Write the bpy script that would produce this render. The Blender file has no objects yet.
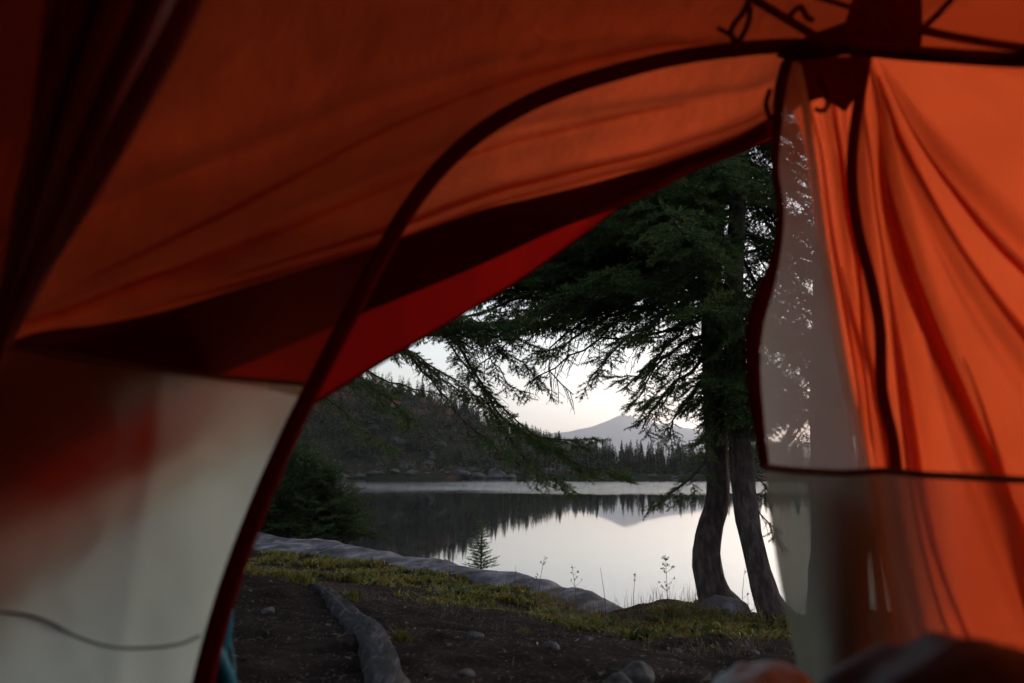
import bpy, math, random
import numpy as np
from mathutils import Vector
rng = np.random.default_rng(7)
random.seed(7)
sc = bpy.context.scene
col = sc.collection
R = math.radians

# ------------------------------------------------------------------ camera
F = 796.0; CAMZ = 0.55
TH = math.atan((470 - 341.5) / F)
cd = bpy.data.cameras.new('camera'); cam = bpy.data.objects.new('camera', cd); col.objects.link(cam)
cam.location = (0, 0, CAMZ); cam.rotation_euler = (math.pi / 2 + TH, 0, 0)
cd.sensor_width = 36; cd.lens = F * 36 / 1024; cd.clip_start = 0.02; cd.clip_end = 30000
cd.dof.use_dof = True; cd.dof.focus_distance = 9.0; cd.dof.aperture_fstop = 3.6
sc.camera = cam
LAKE = -1.65

def P(px, py, Y):
    """a world point seen at (px, py) at world distance Y in front of the tent's inside"""
    x = (px - 512) / F; u = (341.5 - py) / F
    d = np.array([x, math.cos(TH) - u * math.sin(TH), math.sin(TH) + u * math.cos(TH)])
    d *= Y / d[1]
    return np.array([d[0], d[1], d[2] + CAMZ])

# ------------------------------------------------------------------ helpers
class MB:
    def __init__(s): s.v = []; s.f = []; s.m = []; s.n = 0; s.t = []; s.tm = []
    def add(s, verts, faces, mat=0):
        verts = np.asarray(verts, float)
        for f in faces: s.f.append([i + s.n for i in f]); s.m.append(mat)
        s.v.append(verts); s.n += len(verts)
    def tris(s, verts, mat=0):          # soup: verts (k,3,3)
        k = len(verts); 
        if k == 0: return
        s.v.append(verts.reshape(-1, 3)); s.t.append(np.arange(k * 3).reshape(-1, 3) + s.n); s.tm.append(np.full(k, mat)); s.n += 3 * k
    def mesh(s, name, mats, smooth=True):
        me = bpy.data.meshes.new(name)
        V = np.concatenate(s.v).astype(np.float32)
        idx = [np.fromiter((i for f in s.f for i in f), dtype=np.int32)]
        tot = [np.array([len(f) for f in s.f], dtype=np.int32)]; mi = [np.array(s.m, dtype=np.int32)]
        sm = [np.full(len(s.f), smooth)]
        for t, tm in zip(s.t, s.tm):
            idx.append(t.ravel().astype(np.int32)); tot.append(np.full(len(t), 3, np.int32)); mi.append(tm.astype(np.int32)); sm.append(np.full(len(t), False))
        idx = np.concatenate(idx); tot = np.concatenate(tot); mi = np.concatenate(mi); sm = np.concatenate(sm)
        me.vertices.add(len(V)); me.vertices.foreach_set('co', V.ravel())
        me.loops.add(len(idx)); me.loops.foreach_set('vertex_index', idx)
        me.polygons.add(len(tot)); st = np.zeros(len(tot), np.int32); st[1:] = np.cumsum(tot)[:-1]
        me.polygons.foreach_set('loop_start', st); me.polygons.foreach_set('loop_total', tot)
        me.polygons.foreach_set('material_index', mi); me.polygons.foreach_set('use_smooth', sm)
        for m in (mats if isinstance(mats, (list, tuple)) else [mats]): me.materials.append(m)
        me.update(calc_edges=True); me.validate()
        return me

def link(name, me, parent=None, loc=None):
    o = bpy.data.objects.new(name, me); col.objects.link(o)
    if parent is not None: o.parent = parent
    if loc is not None: o.location = loc
    return o
def tag(o, label, cat, group=None):
    o['label'] = label; o['category'] = cat
    if group: o['group'] = group
    return o
def empty(name, loc, label, cat, group=None):
    o = bpy.data.objects.new(name, None); col.objects.link(o); o.location = loc; o.empty_display_size = 0.1
    return tag(o, label, cat, group)
def child(name, mb, mats, root, smooth=True):
    """mesh given in world coordinates, hung under a root that only has a location"""
    me = mb.mesh(name, mats, smooth)
    top = root; off = Vector((0, 0, 0))
    while top is not None: off += top.location; top = top.parent
    me.transform(__import__('mathutils').Matrix.Translation(-off))
    return link(name, me, root)

def catmull(pts, n):
    """pts (k,...) -> (n,...) through all points"""
    pts = np.asarray(pts, float); k = len(pts)
    t = np.linspace(0, k - 1, n); i = np.minimum(t.astype(int), k - 2); f = t - i
    sh = (-1,) + (1,) * (pts.ndim - 1); f = f.reshape(sh)
    ext = np.concatenate([[2 * pts[0] - pts[1]], pts, [2 * pts[-1] - pts[-2]]])
    a, b, c, d = ext[i], ext[i + 1], ext[i + 2], ext[i + 3]
    return 0.5 * (2 * b + (c - a) * f + (2 * a - 5 * b + 4 * c - d) * f ** 2 + (3 * b - a - 3 * c + d) * f ** 3)
def resample(pts, n):
    """catmull through pts then even arc length"""
    q = catmull(pts, 40 * len(pts)); d = np.r_[0, np.cumsum(np.linalg.norm(np.diff(q[:, :3], axis=0), axis=1))]
    s = np.linspace(0, d[-1], n)
    return np.stack([np.interp(s, d, q[:, j]) for j in range(q.shape[1])], 1)
def vnoise(p, seed=0):
    """cheap smooth value noise, p (...,k) k=2 or 3"""
    p = np.asarray(p, float); i = np.floor(p).astype(np.int64); f = p - i; f = f * f * (3 - 2 * f)
    def h(c):
        n = seed * 374761393
        for j in range(c.shape[-1]): n = n + c[..., j] * (668265263, 2246822519, 3266489917)[j]
        n = (n ^ (n >> 13)) * 1274126177; n = n & 0xffffffff; n = (n ^ (n >> 16)) * 2654435761 & 0xffffffff
        return n / 2 ** 32
    k = p.shape[-1]; out = 0
    for b in range(2 ** k):
        o = np.array([(b >> j) & 1 for j in range(k)])
        w = np.prod(np.where(o, f, 1 - f), axis=-1); out = out + w * h(i + o)
    return out * 2 - 1
def fbm(p, oct=4, seed=0):
    p = np.asarray(p, float); s = 0; a = 1
    for o in range(oct): s = s + a * vnoise(p * 2 ** o + 17.3 * o, seed + o); a *= .5
    return s

def grid_faces(nu, nv, off=0, closed=False):
    f = []
    for i in range(nu - 1):
        for j in range(nv if closed else nv - 1):
            j2 = (j + 1) % nv
            f.append((off + i * nv + j, off + i * nv + j2, off + (i + 1) * nv + j2, off + (i + 1) * nv + j))
    return f
def sheet(ctrl, nu, nv, disp=None, even=True):
    """ctrl: list of curves, each a list of points; curve i is interpolated along, then across"""
    cur = np.stack([resample(c, nu) if even else catmull(np.array(c), nu) for c in ctrl])   # (k,nu,3)
    g = catmull(cur, nv).transpose(1, 0, 2)                        # (nu,nv,3)
    if disp is not None:
        du = np.gradient(g, axis=0); dv = np.gradient(g, axis=1); n = np.cross(du, dv)
        n /= np.linalg.norm(n, axis=2, keepdims=True) + 1e-9
        U, V = np.meshgrid(np.linspace(0, 1, nu), np.linspace(0, 1, nv), indexing='ij')
        g = g + n * disp(U, V, g)[..., None]
    return g
def sheet_mb(g):
    mb = MB(); mb.add(g.reshape(-1, 3), grid_faces(g.shape[0], g.shape[1])); return mb
def tube(mb, pts, rad, sides=8, mat=0, caps=True, bump=None):
    pts = np.asarray(pts, float); n = len(pts); rad = np.broadcast_to(rad, (n,)) if np.ndim(rad) <= 1 else rad
    t = np.gradient(pts, axis=0); t /= np.linalg.norm(t, axis=1, keepdims=True) + 1e-9
    up = np.array([0, 0, 1.]) if abs(t[0][2]) < .8 else np.array([0, 1., 0])
    u = np.cross(t, up); u /= np.linalg.norm(u, axis=1, keepdims=True) + 1e-9; w = np.cross(u, t)
    a = np.linspace(0, 2 * np.pi, sides, endpoint=False)
    r = rad[:, None] * np.ones((n, sides))
    if bump is not None: r = r * bump(np.linspace(0, 1, n)[:, None], a[None])
    v = pts[:, None] + r[..., None] * (np.cos(a)[None, :, None] * u[:, None] + np.sin(a)[None, :, None] * w[:, None])
    f = grid_faces(n, sides, 0, True)
    if caps: f += [tuple(range(sides))[::-1], tuple((n - 1) * sides + i for i in range(sides))]
    mb.add(v.reshape(-1, 3), f, mat)
def ribbon(pts, width, normal_to=(0, 0, CAMZ), th=.0016, n=60):
    """flat tape with thickness lying across the line from a point; pts may have a 4th column = width"""
    pts = np.asarray(pts, float)
    if pts.shape[1] == 3: pts = np.c_[pts, np.full(len(pts), width)]
    q = resample(pts, n); w = q[:, 3:4]; q = q[:, :3]
    t = np.gradient(q, axis=0); t /= np.linalg.norm(t, axis=1, keepdims=True)
    d = q - np.array(normal_to); d /= np.linalg.norm(d, axis=1, keepdims=True)
    s = np.cross(t, d); s /= np.linalg.norm(s, axis=1, keepdims=True); nn = np.cross(s, t)
    prof = [(-.5, 0), (-.25, 1.3), (.25, 1.3), (.5, 0), (.25, -1), (-.25, -1)]
    v = np.stack([q + s * w * a + nn * th * b for a, b in prof], 1)
    mb = MB(); mb.add(v.reshape(-1, 3), grid_faces(n, 6, 0, True) + [(0, 1, 2, 3, 4, 5), tuple((n - 1) * 6 + i for i in range(6))])
    return mb

# ------------------------------------------------------------------ materials
def mat(name):
    m = bpy.data.materials.new(name); m.use_nodes = True; nt = m.node_tree; nt.nodes.clear()
    out = nt.nodes.new('ShaderNodeOutputMaterial'); return m, nt, out
def N(nt, t, **kw):
    n = nt.nodes.new(t)
    for k, v in kw.items():
        if k.startswith('i_'): n.inputs[k[2:].replace('_', ' ')].default_value = v
        else: setattr(n, k, v)
    return n
def coord(nt, kind='Object', scale=(1, 1, 1)):
    tc = N(nt, 'ShaderNodeTexCoord'); mp = N(nt, 'ShaderNodeMapping'); mp.inputs['Scale'].default_value = scale
    nt.links.new(tc.outputs[kind], mp.inputs['Vector']); return mp.outputs[0]
def noise(nt, vec, scale, detail=4, rough=.55):
    n = N(nt, 'ShaderNodeTexNoise'); n.inputs['Scale'].default_value = scale; n.inputs['Detail'].default_value = detail; n.inputs['Roughness'].default_value = rough
    if vec is not None: nt.links.new(vec, n.inputs['Vector'])
    return n
def ramp(nt, fac, stops):
    r = N(nt, 'ShaderNodeValToRGB'); e = r.color_ramp.elements
    while len(e) < len(stops): e.new(.5)
    for i, (p, c) in enumerate(stops): e[i].position = p; e[i].color = (*c, 1) if len(c) == 3 else c
    nt.links.new(fac, r.inputs[0]); return r
def bumpn(nt, h, strength, dist, normal=None):
    b = N(nt, 'ShaderNodeBump'); b.inputs['Strength'].default_value = strength; b.inputs['Distance'].default_value = dist
    nt.links.new(h, b.inputs['Height'])
    if normal: nt.links.new(normal, b.inputs['Normal'])
    return b
def simple(name, stops, scale=8, rough=.85, bump=.4, bdist=.01, vecscale=(1, 1, 1), spec=.3, detail=6):
    m, nt, out = mat(name); v = coord(nt, 'Object', vecscale); n = noise(nt, v, scale, detail)
    c = ramp(nt, n.outputs[0], stops); p = N(nt, 'ShaderNodeBsdfPrincipled'); p.inputs['Roughness'].default_value = rough; p.inputs['Specular IOR Level'].default_value = spec
    nt.links.new(c.outputs[0], p.inputs['Base Color'])
    if bump:
        n2 = noise(nt, v, scale * 3, 5); b = bumpn(nt, n2.outputs[0], bump, bdist); nt.links.new(b.outputs[0], p.inputs['Normal'])
    nt.links.new(p.outputs[0], out.inputs[0]); return m
def fabric(name, trans, refl, tw=.6, ridged=False, see=0.0, weave=900, mottled=.12, gloss=.03, bd=.006, crease=.5, seetint=(1, 1, 1), cs=22):
    """thin cloth: light passes through diffusely, some is reflected, a share passes straight (open mesh)"""
    m, nt, out = mat(name); v = coord(nt)
    n = noise(nt, v, 7, 5); cr = noise(nt, coord(nt, 'Object', (1, 1, .5)), cs, 5, .5)
    if ridged:
        cr.noise_type = 'RIDGED_MULTIFRACTAL'; cr.normalize = True; cr.inputs['Detail'].default_value = 3
    w = N(nt, 'ShaderNodeTexNoise'); w.inputs['Scale'].default_value = weave; w.inputs['Detail'].default_value = 1
    nt.links.new(v, w.inputs['Vector'])
    def tint(c):
        return ramp(nt, n.outputs[0], [(.25, tuple(x * (1 - mottled) for x in c)), (.75, tuple(min(1, x * (1 + mottled)) for x in c))])
    b = bumpn(nt, cr.outputs[0], crease, bd); b2 = bumpn(nt, w.outputs[0], .25, .0004, b.outputs[0])
    tr = N(nt, 'ShaderNodeBsdfTranslucent'); df = N(nt, 'ShaderNodeBsdfDiffuse'); gl = N(nt, 'ShaderNodeBsdfGlossy'); gl.inputs['Roughness'].default_value = .45
    nt.links.new(tint(trans).outputs[0], tr.inputs[0]); nt.links.new(tint(refl).outputs[0], df.inputs[0])
    for s in (tr, df, gl): nt.links.new(b2.outputs[0], s.inputs['Normal'])
    mx = N(nt, 'ShaderNodeMixShader'); mx.inputs[0].default_value = tw; nt.links.new(df.outputs[0], mx.inputs[1]); nt.links.new(tr.outputs[0], mx.inputs[2])
    m2 = N(nt, 'ShaderNodeMixShader'); m2.inputs[0].default_value = gloss; nt.links.new(mx.outputs[0], m2.inputs[1]); nt.links.new(gl.outputs[0], m2.inputs[2])
    last = m2
    if see:
        tp = N(nt, 'ShaderNodeBsdfTransparent'); tp.inputs[0].default_value = (*seetint, 1)
        m3 = N(nt, 'ShaderNodeMixShader'); m3.inputs[0].default_value = see; nt.links.new(m2.outputs[0], m3.inputs[1]); nt.links.new(tp.outputs[0], m3.inputs[2]); last = m3
    nt.links.new(last.outputs[0], out.inputs[0]); return m

M = {}
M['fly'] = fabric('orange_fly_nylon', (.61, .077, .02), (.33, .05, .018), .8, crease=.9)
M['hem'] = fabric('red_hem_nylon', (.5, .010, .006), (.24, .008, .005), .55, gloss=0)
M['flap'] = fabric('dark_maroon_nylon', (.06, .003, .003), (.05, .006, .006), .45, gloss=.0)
M['meshf'] = fabric('fine_tent_mesh', (.95, 1, .78), (.06, .09, .075), .88, see=.43, seetint=(.93, .9, .86), gloss=.02)
M['meshl'] = fabric('fine_canopy_mesh', (.22, .03, .012), (.07, .018, .012), .5, see=.54, seetint=(.85, .72, .62), gloss=.0)
M['roll'] = fabric('rolled_maroon_nylon', (.16, .01, .008), (.16, .02, .015), .4, gloss=.04)
M['sheer'] = fabric('sheer_shade_sheet', (.16, .01, .006), (.05, .008, .006), .5, see=.38, seetint=(.8, .6, .55), gloss=0)
M['sleeve'] = fabric('maroon_sleeve_nylon', (.3, .05, .03), (.16, .03, .02), .6, gloss=0)
M['olive'] = fabric('olive_shade_strip', (.06, .07, .05), (.03, .03, .025), .6, gloss=0)
M['grey'] = fabric('grey_ripstop', (.60, .66, .56), (.13, .15, .13), .8, see=.06, crease=1.0, gloss=.12, cs=5, bd=.022, ridged=True)
M['greyr'] = fabric('grey_green_ripstop', (.25, .36, .28), (.035, .06, .05), .65, see=.045, seetint=(.9, .92, .85), crease=.8, gloss=.06)
m_ = M['greyr']; nt_ = m_.node_tree; out_ = [n for n in nt_.nodes if n.type == 'OUTPUT_MATERIAL'][0]; dense = out_.inputs[0].links[0].from_socket
tp_ = N(nt_, 'ShaderNodeBsdfTransparent'); tp_.inputs[0].default_value = (.85, .78, .75, 1); td_ = N(nt_, 'ShaderNodeBsdfTranslucent'); td_.inputs[0].default_value = (.5, .3, .2, 1)
ms_ = N(nt_, 'ShaderNodeMixShader'); ms_.inputs[0].default_value = .25; nt_.links.new(tp_.outputs[0], ms_.inputs[1]); nt_.links.new(td_.outputs[0], ms_.inputs[2])
ge_ = N(nt_, 'ShaderNodeNewGeometry'); sx_ = N(nt_, 'ShaderNodeSeparateXYZ'); nt_.links.new(ge_.outputs['Position'], sx_.inputs[0]); mr_ = N(nt_, 'ShaderNodeMapRange'); mr_.interpolation_type = 'SMOOTHSTEP'; mr_.inputs[1].default_value = .425; mr_.inputs[2].default_value = .485; nt_.links.new(sx_.outputs[0], mr_.inputs[0])  # fades the cloth out along x: a penumbra put into the material
mz_ = N(nt_, 'ShaderNodeMixShader'); nt_.links.new(mr_.outputs[0], mz_.inputs[0]); nt_.links.new(dense, mz_.inputs[1]); nt_.links.new(ms_.outputs[0], mz_.inputs[2]); nt_.links.new(mz_.outputs[0], out_.inputs[0])
M['trim'] = fabric('red_binding_tape', (.09, .002, .003), (.10, .004, .006), .3, gloss=0)
M['tape'] = fabric('dark_seam_tape', (.05, .01, .01), (.06, .018, .016), .3)
M['seam'] = fabric('grey_seam_tape', (.2, .17, .12), (.15, .13, .1), .5)
M['zip'] = fabric('pale_zip_tape', (.85, 1, .86), (.3, .42, .36), .8)
M['floor'] = simple('tent_floor_nylon', [(.3, (.07, .06, .05)), (.7, (.1, .09, .08))], 20, .6)
M['bark'] = simple('conifer_bark', [(.3, (.035, .022, .02)), (.5, (.075, .05, .045)), (.72, (.14, .11, .10))], 26, .95, 1.0, .02, (1, 1, .35))
M['twig'] = simple('dead_twig', [(.3, (.03, .02, .016)), (.7, (.08, .06, .05))], 40, .95, .3, .004)
def foliage(name, cols, scale=3, tw=.25):
    m, nt, out = mat(name); v = coord(nt); n = noise(nt, v, scale, 5, .65); c = ramp(nt, n.outputs[0], cols)
    df = N(nt, 'ShaderNodeBsdfPrincipled'); df.inputs['Roughness'].default_value = .6; df.inputs['Specular IOR Level'].default_value = .25
    tr = N(nt, 'ShaderNodeBsdfTranslucent'); nt.links.new(c.outputs[0], df.inputs['Base Color']); nt.links.new(c.outputs[0], tr.inputs[0])
    mx = N(nt, 'ShaderNodeMixShader'); mx.inputs[0].default_value = tw; nt.links.new(df.outputs[0], mx.inputs[1]); nt.links.new(tr.outputs[0], mx.inputs[2])
    nt.links.new(mx.outputs[0], out.inputs[0]); return m
M['needle'] = foliage('spruce_needles', [(.3, (.03, .06, .02)), (.55, (.085, .14, .035)), (.75, (.19, .19, .045))])
M['needle2'] = foliage('shrub_needles', [(.3, (.016, .036, .010)), (.55, (.04, .075, .018)), (.75, (.10, .12, .03))])
M['farneedle'] = foliage('far_needles', [(.3, (.018, .032, .014)), (.5, (.04, .052, .02)), (.75, (.12, .085, .025))], .12)
M['groundcover'] = foliage('low_leaves', [(.32, (.02, .035, .01)), (.45, (.08, .085, .014)), (.55, (.19, .16, .02)), (.66, (.12, .05, .02)), (.75, (.05, .02, .012))], 6, .35)
M['drygrass'] = foliage('dry_grass', [(.3, (.06, .035, .018)), (.7, (.17, .12, .06))], 5, .3)
M['litter'] = foliage('forest_litter', [(.3, (.04, .025, .02)), (.55, (.09, .06, .045)), (.75, (.2, .16, .13))], 30, 0)
M['granite'] = simple('granite', [(.3, (.025, .021, .024)), (.5, (.075, .066, .072)), (.72, (.22, .20, .21))], 4, .9, .5, .03)
g_ = M['granite']; nt_ = g_.node_tree; pb_ = [n for n in nt_.nodes if n.type == 'BSDF_PRINCIPLED'][0]; src_ = pb_.inputs['Base Color'].links[0].from_socket
rn_ = noise(nt_, coord(nt_, 'Object', (1, 1.6, 2.5)), 3.2, 5, .6); rn_.noise_type = 'RIDGED_MULTIFRACTAL'; rr_ = ramp(nt_, rn_.outputs[0], [(.62, (1, 1, 1)), (.80, (.22, .2, .2))])
mg_ = N(nt_, 'ShaderNodeMix', data_type='RGBA', blend_type='MULTIPLY'); mg_.inputs[0].default_value = 1; nt_.links.new(src_, mg_.inputs[6]); nt_.links.new(rr_.outputs[0], mg_.inputs[7]); nt_.links.new(mg_.outputs[2], pb_.inputs['Base Color'])
M['darkstone'] = simple('weathered_stone', [(.3, (.02, .017, .016)), (.7, (.10, .09, .085))], 30, .95, .8, .006)
M['farrock'] = simple('far_granite', [(.3, (.02, .019, .018)), (.7, (.09, .083, .078))], .6, .95, .8, .5)
M['log'] = simple('weathered_log', [(.40, (.004, .0035, .004)), (.56, (.012, .010, .013)), (.70, (.075, .066, .082))], 34, .9, 1.0, .03, (1, .12, 1))
M['teal'] = fabric('teal_quilted_nylon', (.01, .04, .05), (.008, .085, .12), .05, gloss=.01, mottled=.4)
M['tealedge'] = fabric('pale_blue_piping', (.02, .08, .1), (.05, .2, .26), .05)
M['black'] = simple('black_bag_nylon', [(.3, (.018, .034, .04)), (.7, (.034, .06, .07))], 12, .5, .3, .003, spec=.35)
M['beige'] = simple('silvery_bag_nylon', [(.3, (.26, .46, .46)), (.7, (.34, .54, .54))], 5, .6, .3, .003, spec=.35)
M['pack'] = fabric('dark_pack_cloth', (.01, .01, .01), (.05, .05, .055), .05)

# ------------------------------------------------------------------ ground sheet
EDGE = np.array([(-60, 60), (-20, 27), (-8, 17.5), (-4.6, 14), (-3.0, 12.6), (-1.53, 10.9), (.09, 8.6), (.76, 6.95), (1.49, 6.5), (1.99, 6.1), (3, 6.0), (8, 5.5), (60, 5)])
def ss(t): t = np.clip(t, 0, 1); return t * t * (3 - 2 * t)
RP = [-400, 0, 200, 300, 400, 445, 480, 520, 555, 600, 650, 720, 800, 1000, 1500]
RH = [60, 60, 56, 42, 31, 27, 19, 14, 9, 3, 1.0, 1.0, 2, 3, 6]
MP = [-400, 300, 430, 500, 545, 570, 590, 605, 614, 622, 632, 645, 665, 690, 720, 760, 850, 1500]
MH = [200, 200, 230, 290, 350, 380, 415, 478, 515, 535, 505, 470, 435, 400, 340, 270, 230, 200]
def height(x, y):
    x = np.asarray(x, float); y = np.asarray(y, float)
    Yb = np.interp(x, EDGE[:, 0], EDGE[:, 1])
    ze = np.interp(x, [-5.2, -4.6, -2, -.8, .7, 1.25], [-.60, -.66, -.68, -.665, -.665, -.50])
    z = ze * ss((y - 1.0) / (Yb - 1.0))
    near = .035 * fbm(np.stack([x * 1.1, y * 1.1], -1), 4, 3) + .012 * fbm(np.stack([x * 7, y * 7], -1), 3, 9)
    near *= ss((np.hypot(x, y) - 1.35) / 1.2)
    mound = .16 * np.exp(-(((x + 1.5) / .55) ** 2 + ((y - 4.9) / .7) ** 2)) 
    z = z + near + mound
    z = z - 2.4 * ss((y - Yb) / 3.0) - 3.5 * ss((y - Yb - 3) / 25)
    r = np.hypot(x, y); yy = np.maximum(y, 1e-3); px = 512 + F * np.clip(x / yy, -2, 2); px = np.where(y < 1, 1500, px)
    front = (y > 20)
    H = np.interp(px, RP, RH); Mh = np.interp(px, MP, MH)
    shore = 216 + 6 * vnoise(np.stack([px / 35, px * 0], -1), 5)
    up = ss((r - shore + 6) / 12) * 5.6 + H * ss((r - shore) / 115) ** .8
    rough = ss((r - shore) / 15) * ss(H / 20) * 1.6 * fbm(np.stack([x / 14, y / 14], -1), 4, 31)
    mtn = Mh * np.clip(1 - np.abs(r - 7800) / 2600, 0, 1) ** 1.2 * (1 + .03 * fbm(np.stack([x / 400, y / 400], -1), 4, 41)) 
    far = up + rough + mtn
    return z + np.where(front, far, 0)
def ground():
    th = np.radians(np.r_[np.linspace(-48, 48, 560)])
    r = np.r_[np.linspace(.9, 3, 40)[:-1], 3 * 1.0115 ** np.arange(0, 160)]
    r = np.r_[r, np.geomspace(r[-1] * 1.02, 200, 60), np.linspace(204, 345, 70), np.geomspace(360, 5200, 14), np.linspace(5300, 9200, 50)]
    T, RR = np.meshgrid(th, r); x = RR * np.sin(T); y = RR * np.cos(T)
    z = height(x, y); mb = MB()
    mb.add(np.stack([x, y, z], -1).reshape(-1, 3), grid_faces(len(r), len(th)))
    # the rest of the sheet, round the back of the tent: coarse
    th2 = np.radians(np.linspace(48, 312, 120)); r2 = np.r_[0.0, .9, 1.4, 2, 3, 4, 5, 6, 8, 10, 14, 20, 40, 100, 400, 2000, 9200]
    T, RR = np.meshgrid(th2, r2); x = RR * np.sin(T); y = RR * np.cos(T); z = height(x, np.minimum(y, 1e9))
    z = np.where(y > 12, np.maximum(z, -.5), z)
    mb.add(np.stack([x, y, z], -1).reshape(-1, 3), grid_faces(len(r2), len(th2)))
    a = np.radians(np.linspace(-48, 48, 30)); mb.add([(0, 0, 0)] + [(.9 * math.sin(t), .9 * math.cos(t), 0) for t in a], [(0, i + 1, i + 2) for i in range(29)])
    return mb
m, nt, out = mat('ground'); M['ground'] = m
tc = N(nt, 'ShaderNodeNewGeometry'); pos = tc.outputs['Position']
n1 = noise(nt, pos, 5, 8, .65); n2 = noise(nt, pos, 60, 5); n3 = noise(nt, pos, 1.2, 4)
dirt = ramp(nt, n1.outputs[0], [(.3, (.006, .004, .0033)), (.5, (.014, .0095, .0075)), (.72, (.032, .022, .018))])
fleck = ramp(nt, n2.outputs[0], [(.55, (0, 0, 0)), (.72, (1, 1, 1))])
mx = N(nt, 'ShaderNodeMix', data_type='RGBA'); nt.links.new(fleck.outputs[0], mx.inputs[0]); nt.links.new(dirt.outputs[0], mx.inputs[6]); mx.inputs[7].default_value = (.045, .03, .024, 1)
f1 = noise(nt, pos, .05, 10, .7); f2 = noise(nt, pos, .022, 6, .6)
fc = ramp(nt, f1.outputs[0], [(.36, (.008, .013, .007)), (.52, (.02, .022, .012)), (.63, (.035, .026, .018)), (.70, (.07, .062, .06)), (.78, (.14, .13, .125))])
fr = ramp(nt, f2.outputs[0], [(.56, (0, 0, 0)), (.66, (1, 1, 1))])
mr = N(nt, 'ShaderNodeMix', data_type='RGBA'); nt.links.new(fr.outputs[0], mr.inputs[0]); nt.links.new(fc.outputs[0], mr.inputs[6]); mr.inputs[7].default_value = (.13, .05, .035, 1)
ln = N(nt, 'ShaderNodeVectorMath', operation='LENGTH'); nt.links.new(pos, ln.inputs[0])
def maprange(v, a, b):
    q = N(nt, 'ShaderNodeMapRange'); q.inputs[1].default_value = a; q.inputs[2].default_value = b; nt.links.new(v, q.inputs[0]); return q.outputs[0]
mf = N(nt, 'ShaderNodeMix', data_type='RGBA'); nt.links.new(maprange(ln.outputs[1], 40, 100), mf.inputs[0]); nt.links.new(mx.outputs[2], mf.inputs[6]); nt.links.new(mr.outputs[2], mf.inputs[7])
mm = N(nt, 'ShaderNodeMix', data_type='RGBA'); nt.links.new(maprange(ln.outputs[1], 4500, 5500), mm.inputs[0]); nt.links.new(mf.outputs[2], mm.inputs[6]); mm.inputs[7].default_value = (.17, .16, .16, 1)
p = N(nt, 'ShaderNodeBsdfPrincipled'); p.inputs['Roughness'].default_value = .95; p.inputs['Specular IOR Level'].default_value = .02
nt.links.new(mm.outputs[2], p.inputs['Base Color'])
b = bumpn(nt, n2.outputs[0], .7, .01); b1 = bumpn(nt, n1.outputs[0], .6, .05, b.outputs[0]); nt.links.new(b1.outputs[0], p.inputs['Normal'])
nt.links.new(p.outputs[0], out.inputs[0])
g = link('ground', ground().mesh('ground', M['ground'])); g['kind'] = 'structure'

# ------------------------------------------------------------------ lake
m, nt, out = mat('lake_water'); tc = N(nt, 'ShaderNodeNewGeometry'); pos = tc.outputs['Position']
sp = N(nt, 'ShaderNodeSeparateXYZ'); nt.links.new(pos, sp.inputs[0])
wn = noise(nt, pos, .035, 3); 
ad = N(nt, 'ShaderNodeMath', operation='MULTIPLY_ADD'); nt.links.new(wn.outputs[0], ad.inputs[0]); ad.inputs[1].default_value = 34; nt.links.new(sp.outputs[1], ad.inputs[2])
band = ramp(nt, maprange(ad.outputs[0], 80, 230), [(.06, (0, 0, 0)), (.20, (1, 1, 1)), (.50, (1, 1, 1)), (.66, (0, 0, 0))])
mps = N(nt, 'ShaderNodeMapping'); mps.inputs['Scale'].default_value = (.06, .5, 1); nt.links.new(pos, mps.inputs[0]); strk = noise(nt, mps.outputs[0], 1.0, 5, .7); sr = ramp(nt, strk.outputs[0], [(.38, (.12, .12, .12)), (.62, (1, 1, 1))])
mp = N(nt, 'ShaderNodeMapping'); mp.inputs['Scale'].default_value = (1, .45, 1); nt.links.new(pos, mp.inputs[0])
rip = noise(nt, mp.outputs[0], 2.2, 4, .6); calm = noise(nt, pos, .5, 2)
b0 = bumpn(nt, calm.outputs[0], .03, .02)
st = N(nt, 'ShaderNodeMath', operation='MULTIPLY'); nt.links.new(band.outputs[0], st.inputs[0]); st.inputs[1].default_value = .9; st2 = N(nt, 'ShaderNodeMath', operation='MULTIPLY'); nt.links.new(st.outputs[0], st2.inputs[0]); nt.links.new(sr.outputs[0], st2.inputs[1]); st = st2
b1 = N(nt, 'ShaderNodeBump'); b1.inputs['Distance'].default_value = .35; nt.links.new(st.outputs[0], b1.inputs['Strength']); nt.links.new(rip.outputs[0], b1.inputs['Height']); nt.links.new(b0.outputs[0], b1.inputs['Normal'])
p = N(nt, 'ShaderNodeBsdfPrincipled'); p.inputs['Base Color'].default_value = (.006, .01, .012, 1); p.inputs['IOR'].default_value = 1.75; p.inputs['Roughness'].default_value = .03
nt.links.new(b1.outputs[0], p.inputs['Normal']); nt.links.new(p.outputs[0], out.inputs[0]); M['water'] = m
mb = MB()
lk = np.array([(-400, 20), (-8, 12), (-3, 9), (0, 6.2), (1, 5.5), (3, 5.2), (400, 5.2)]); 
lv = [(a, b, LAKE) for a, b in lk] + [(400, 330, LAKE), (-400, 330, LAKE)]
mb.add(lv, [tuple(range(9))]); o = link('lake', mb.mesh('lake', M['water'], False)); o['kind'] = 'structure'

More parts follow.
